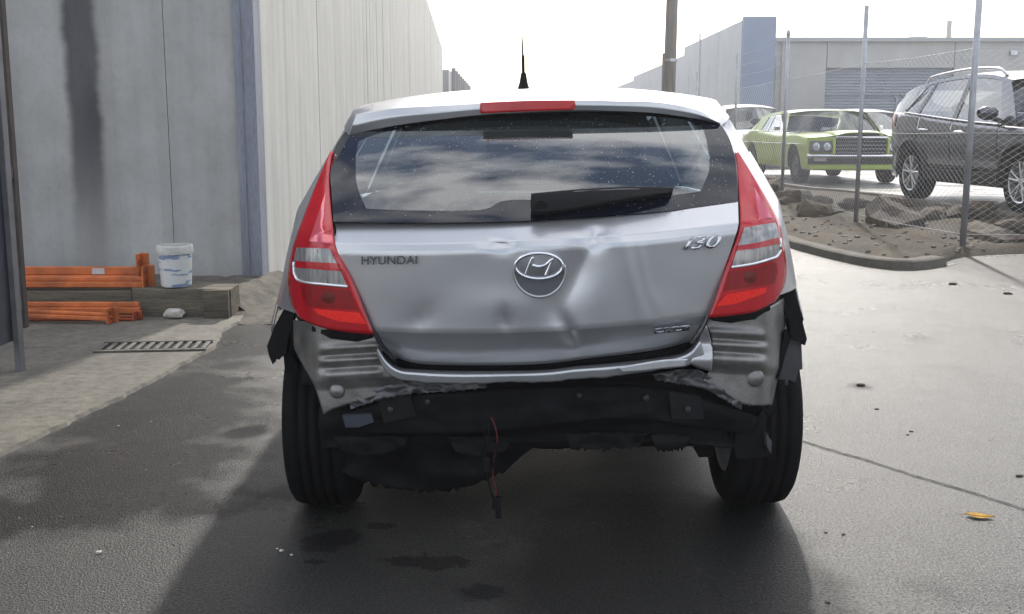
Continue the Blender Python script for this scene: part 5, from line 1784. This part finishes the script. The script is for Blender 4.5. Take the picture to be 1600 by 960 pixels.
bu = MB().grid([[(x_, 4.74 + .05 * math.sin(math.pi * t) + .02 * (1 - (x_ / .95) ** 4), .50 + .035 * (t - .5) * 2 * -1 + .0) for x_ in np.linspace(-.95, .95, 25)] for t in np.linspace(0, 1, 7)]).build('bumper', CHROME, KU, smooth=True, solid=.006)
MB().box(-.90, .90, 4.60, 4.70, .36, .455).build('lower_grille', GRILLE, KU)
MB().box(-.88, .88, 4.58, 4.68, .26, .355).build('valance', LIME, KU, bevel=.02)
MB().grid([[(kc.X(.02, .6) * q, .02 - .05 * (1 - q * q), z) for q in np.linspace(-1, 1, 11)] for z in (.28, .5, .7, .86)]).build('rear_panel', LIME, KU, smooth=True)
MB().box(-.70, .70, .3, 4.4, .24, .36).build('floor_pan', CLAD, KU)
seat(kc, -.36, 2.45, .45, .5, .42, head=False); seat(kc, .36, 2.45, .45, .5, .42, head=False); seat(kc, 0, 1.55, .45, 1.1, .38, 'rear_seat', head=False)
sw = [(.36 + .19 * math.cos(a), 3.0 + .08 * math.sin(a), .86 + .16 * math.sin(a)) for a in np.linspace(0, 2 * math.pi, 24, endpoint=False)]
MB().ring(sw, .014).build('steering_wheel', SEAT, KU)

# white saloons further back
WHITEP = mat('white_paint', (.78, .78, .77), .3, coat=.6)
def plain_car(name, label, loc, rz, paint, tall=0.0):
    r, c = parked(name, label, loc, rz, paint,
        dict(L=4.5, tuck=.10, tumble=.42, sill=.25, wz=.315, archr=.37, cab=(.7, 3.4),
             wheels=[(.9, .315), (3.6, .315)],
             belt=[(.0, .95), (.6, .97), (2.0, .93), (3.3, .90), (4.1, .80), (4.5, .66)],
             roof=[(.55, 1.30 + tall), (1.0, 1.38 + tall), (2.0, 1.42 + tall), (2.5, 1.39 + tall), (2.8, 1.34 + tall)],
             W=[(.0, .78), (.3, .86), (1.0, .885), (3.5, .885), (4.1, .82), (4.5, .62)]))
    for sd in (-1, 1):
        c.side_panel('quarter_panel', sd, .04, 1.1, paint)
        c.side_panel('rear_door', sd, 1.1, 1.9, paint)
        c.side_panel('front_door', sd, 1.9, 3.0, paint)
        c.side_panel('front_fender', sd, 3.0, 4.42, paint)
        c.quad('rear_pillar', sd, .1, .75, .55, .95, paint)
        c.quad('side_window', sd, .75, 1.85, .95, 1.85, GLASS, off=-.01)
        c.quad('door_pillar', sd, 1.85, 1.93, 1.85, 1.92, BLACK_TRIM)
        c.quad('side_window', sd, 1.93, 3.05, 1.92, 2.6, GLASS, off=-.01)
        c.quad('front_pillar', sd, 3.05, 3.3, 2.6, 2.8, paint)
        c.rail('roof_edge', sd, .55, 2.8, paint)
        for yc, _ in c.wheels:
            wheel_parts(r, sd * .76, yc, .315, .316, .2, sd, 'steel', ALLOY)
        MB().grid([[(sd * x_, 4.36 + .10 * (1 - (x_ / .7) ** 2), z) for x_ in (.45, .55, .66)] for z in (.62, .68, .72)]).build('headlamp', mat('lamp_glass', (.55, .57, .58), .08, .5, coat=1), r, smooth=True, solid=.01)
        hx = c.X(2.95, .98)
        MB().box(sd * hx + .02 * sd, sd * hx + .2 * sd, 2.9, 3.0, .95, 1.06).build('side_mirror', paint, r, bevel=.03)
    c.top('roof', .55, 2.81, paint, crown=.05, nx=25)
    c.screen('windscreen', 3.38, .93, 2.82, 1.34 + tall, GLASS, bow=.14, crown=.05)
    c.screen('rear_screen', .08, .97, .55, 1.30 + tall, GLASS, bow=.08, crown=.05)
    c.top('bonnet', 3.3, 4.42, paint, h=c.bz, crown=.05)
    MB().grid([[(c.X(4.42, .5) * q, 4.42 + .12 * (1 - q * q), z) for q in np.linspace(-1, 1, 11)] for z in (.25, .45, .6, c.bz(4.42))]).build('front_bumper', paint, r, smooth=True)
    MB().grid([[(c.X(.04, .5) * q, .04 - .06 * (1 - q * q), z) for q in np.linspace(-1, 1, 11)] for z in (.25, .45, .7, .96)]).build('tailgate', paint, r, smooth=True)
    MB().box(-.66, .66, .3, 4.2, .22, .34).build('floor_pan', CLAD, r)
    seat(c, -.36, 2.1, .5, .48, .5); seat(c, .36, 2.1, .5, .48, .5)
    return r
plain_car('white_car', 'white car standing behind the tail of the lime green coupe', (6.0, 31.2, YZ + .002), math.pi + R(3), WHITEP, .12)
plain_car('white_car', 'white car standing between the green coupe and the grey sport utility car', (9.1, 31.0, YZ + .002), math.pi, WHITEP)

# ------------------------------------------------------------------ haze volume added to imitate lens glare
hz_m = bpy.data.materials.new('haze_air')
n_, l_ = nodes_of(hz_m)
n_.clear()
ho = n_.new('ShaderNodeOutputMaterial')
hv = n_.new('ShaderNodeVolumePrincipled')
hv.inputs['Color'].default_value = (.95, .97, 1, 1)
hv.inputs['Density'].default_value = 0.0022
hv.inputs['Anisotropy'].default_value = 0.6
l_.new(hv.outputs['Volume'], ho.inputs['Volume'])
tag(MB().box(-420, 420, -70, 710, -1, 11).build('haze', hz_m), kind='stuff')
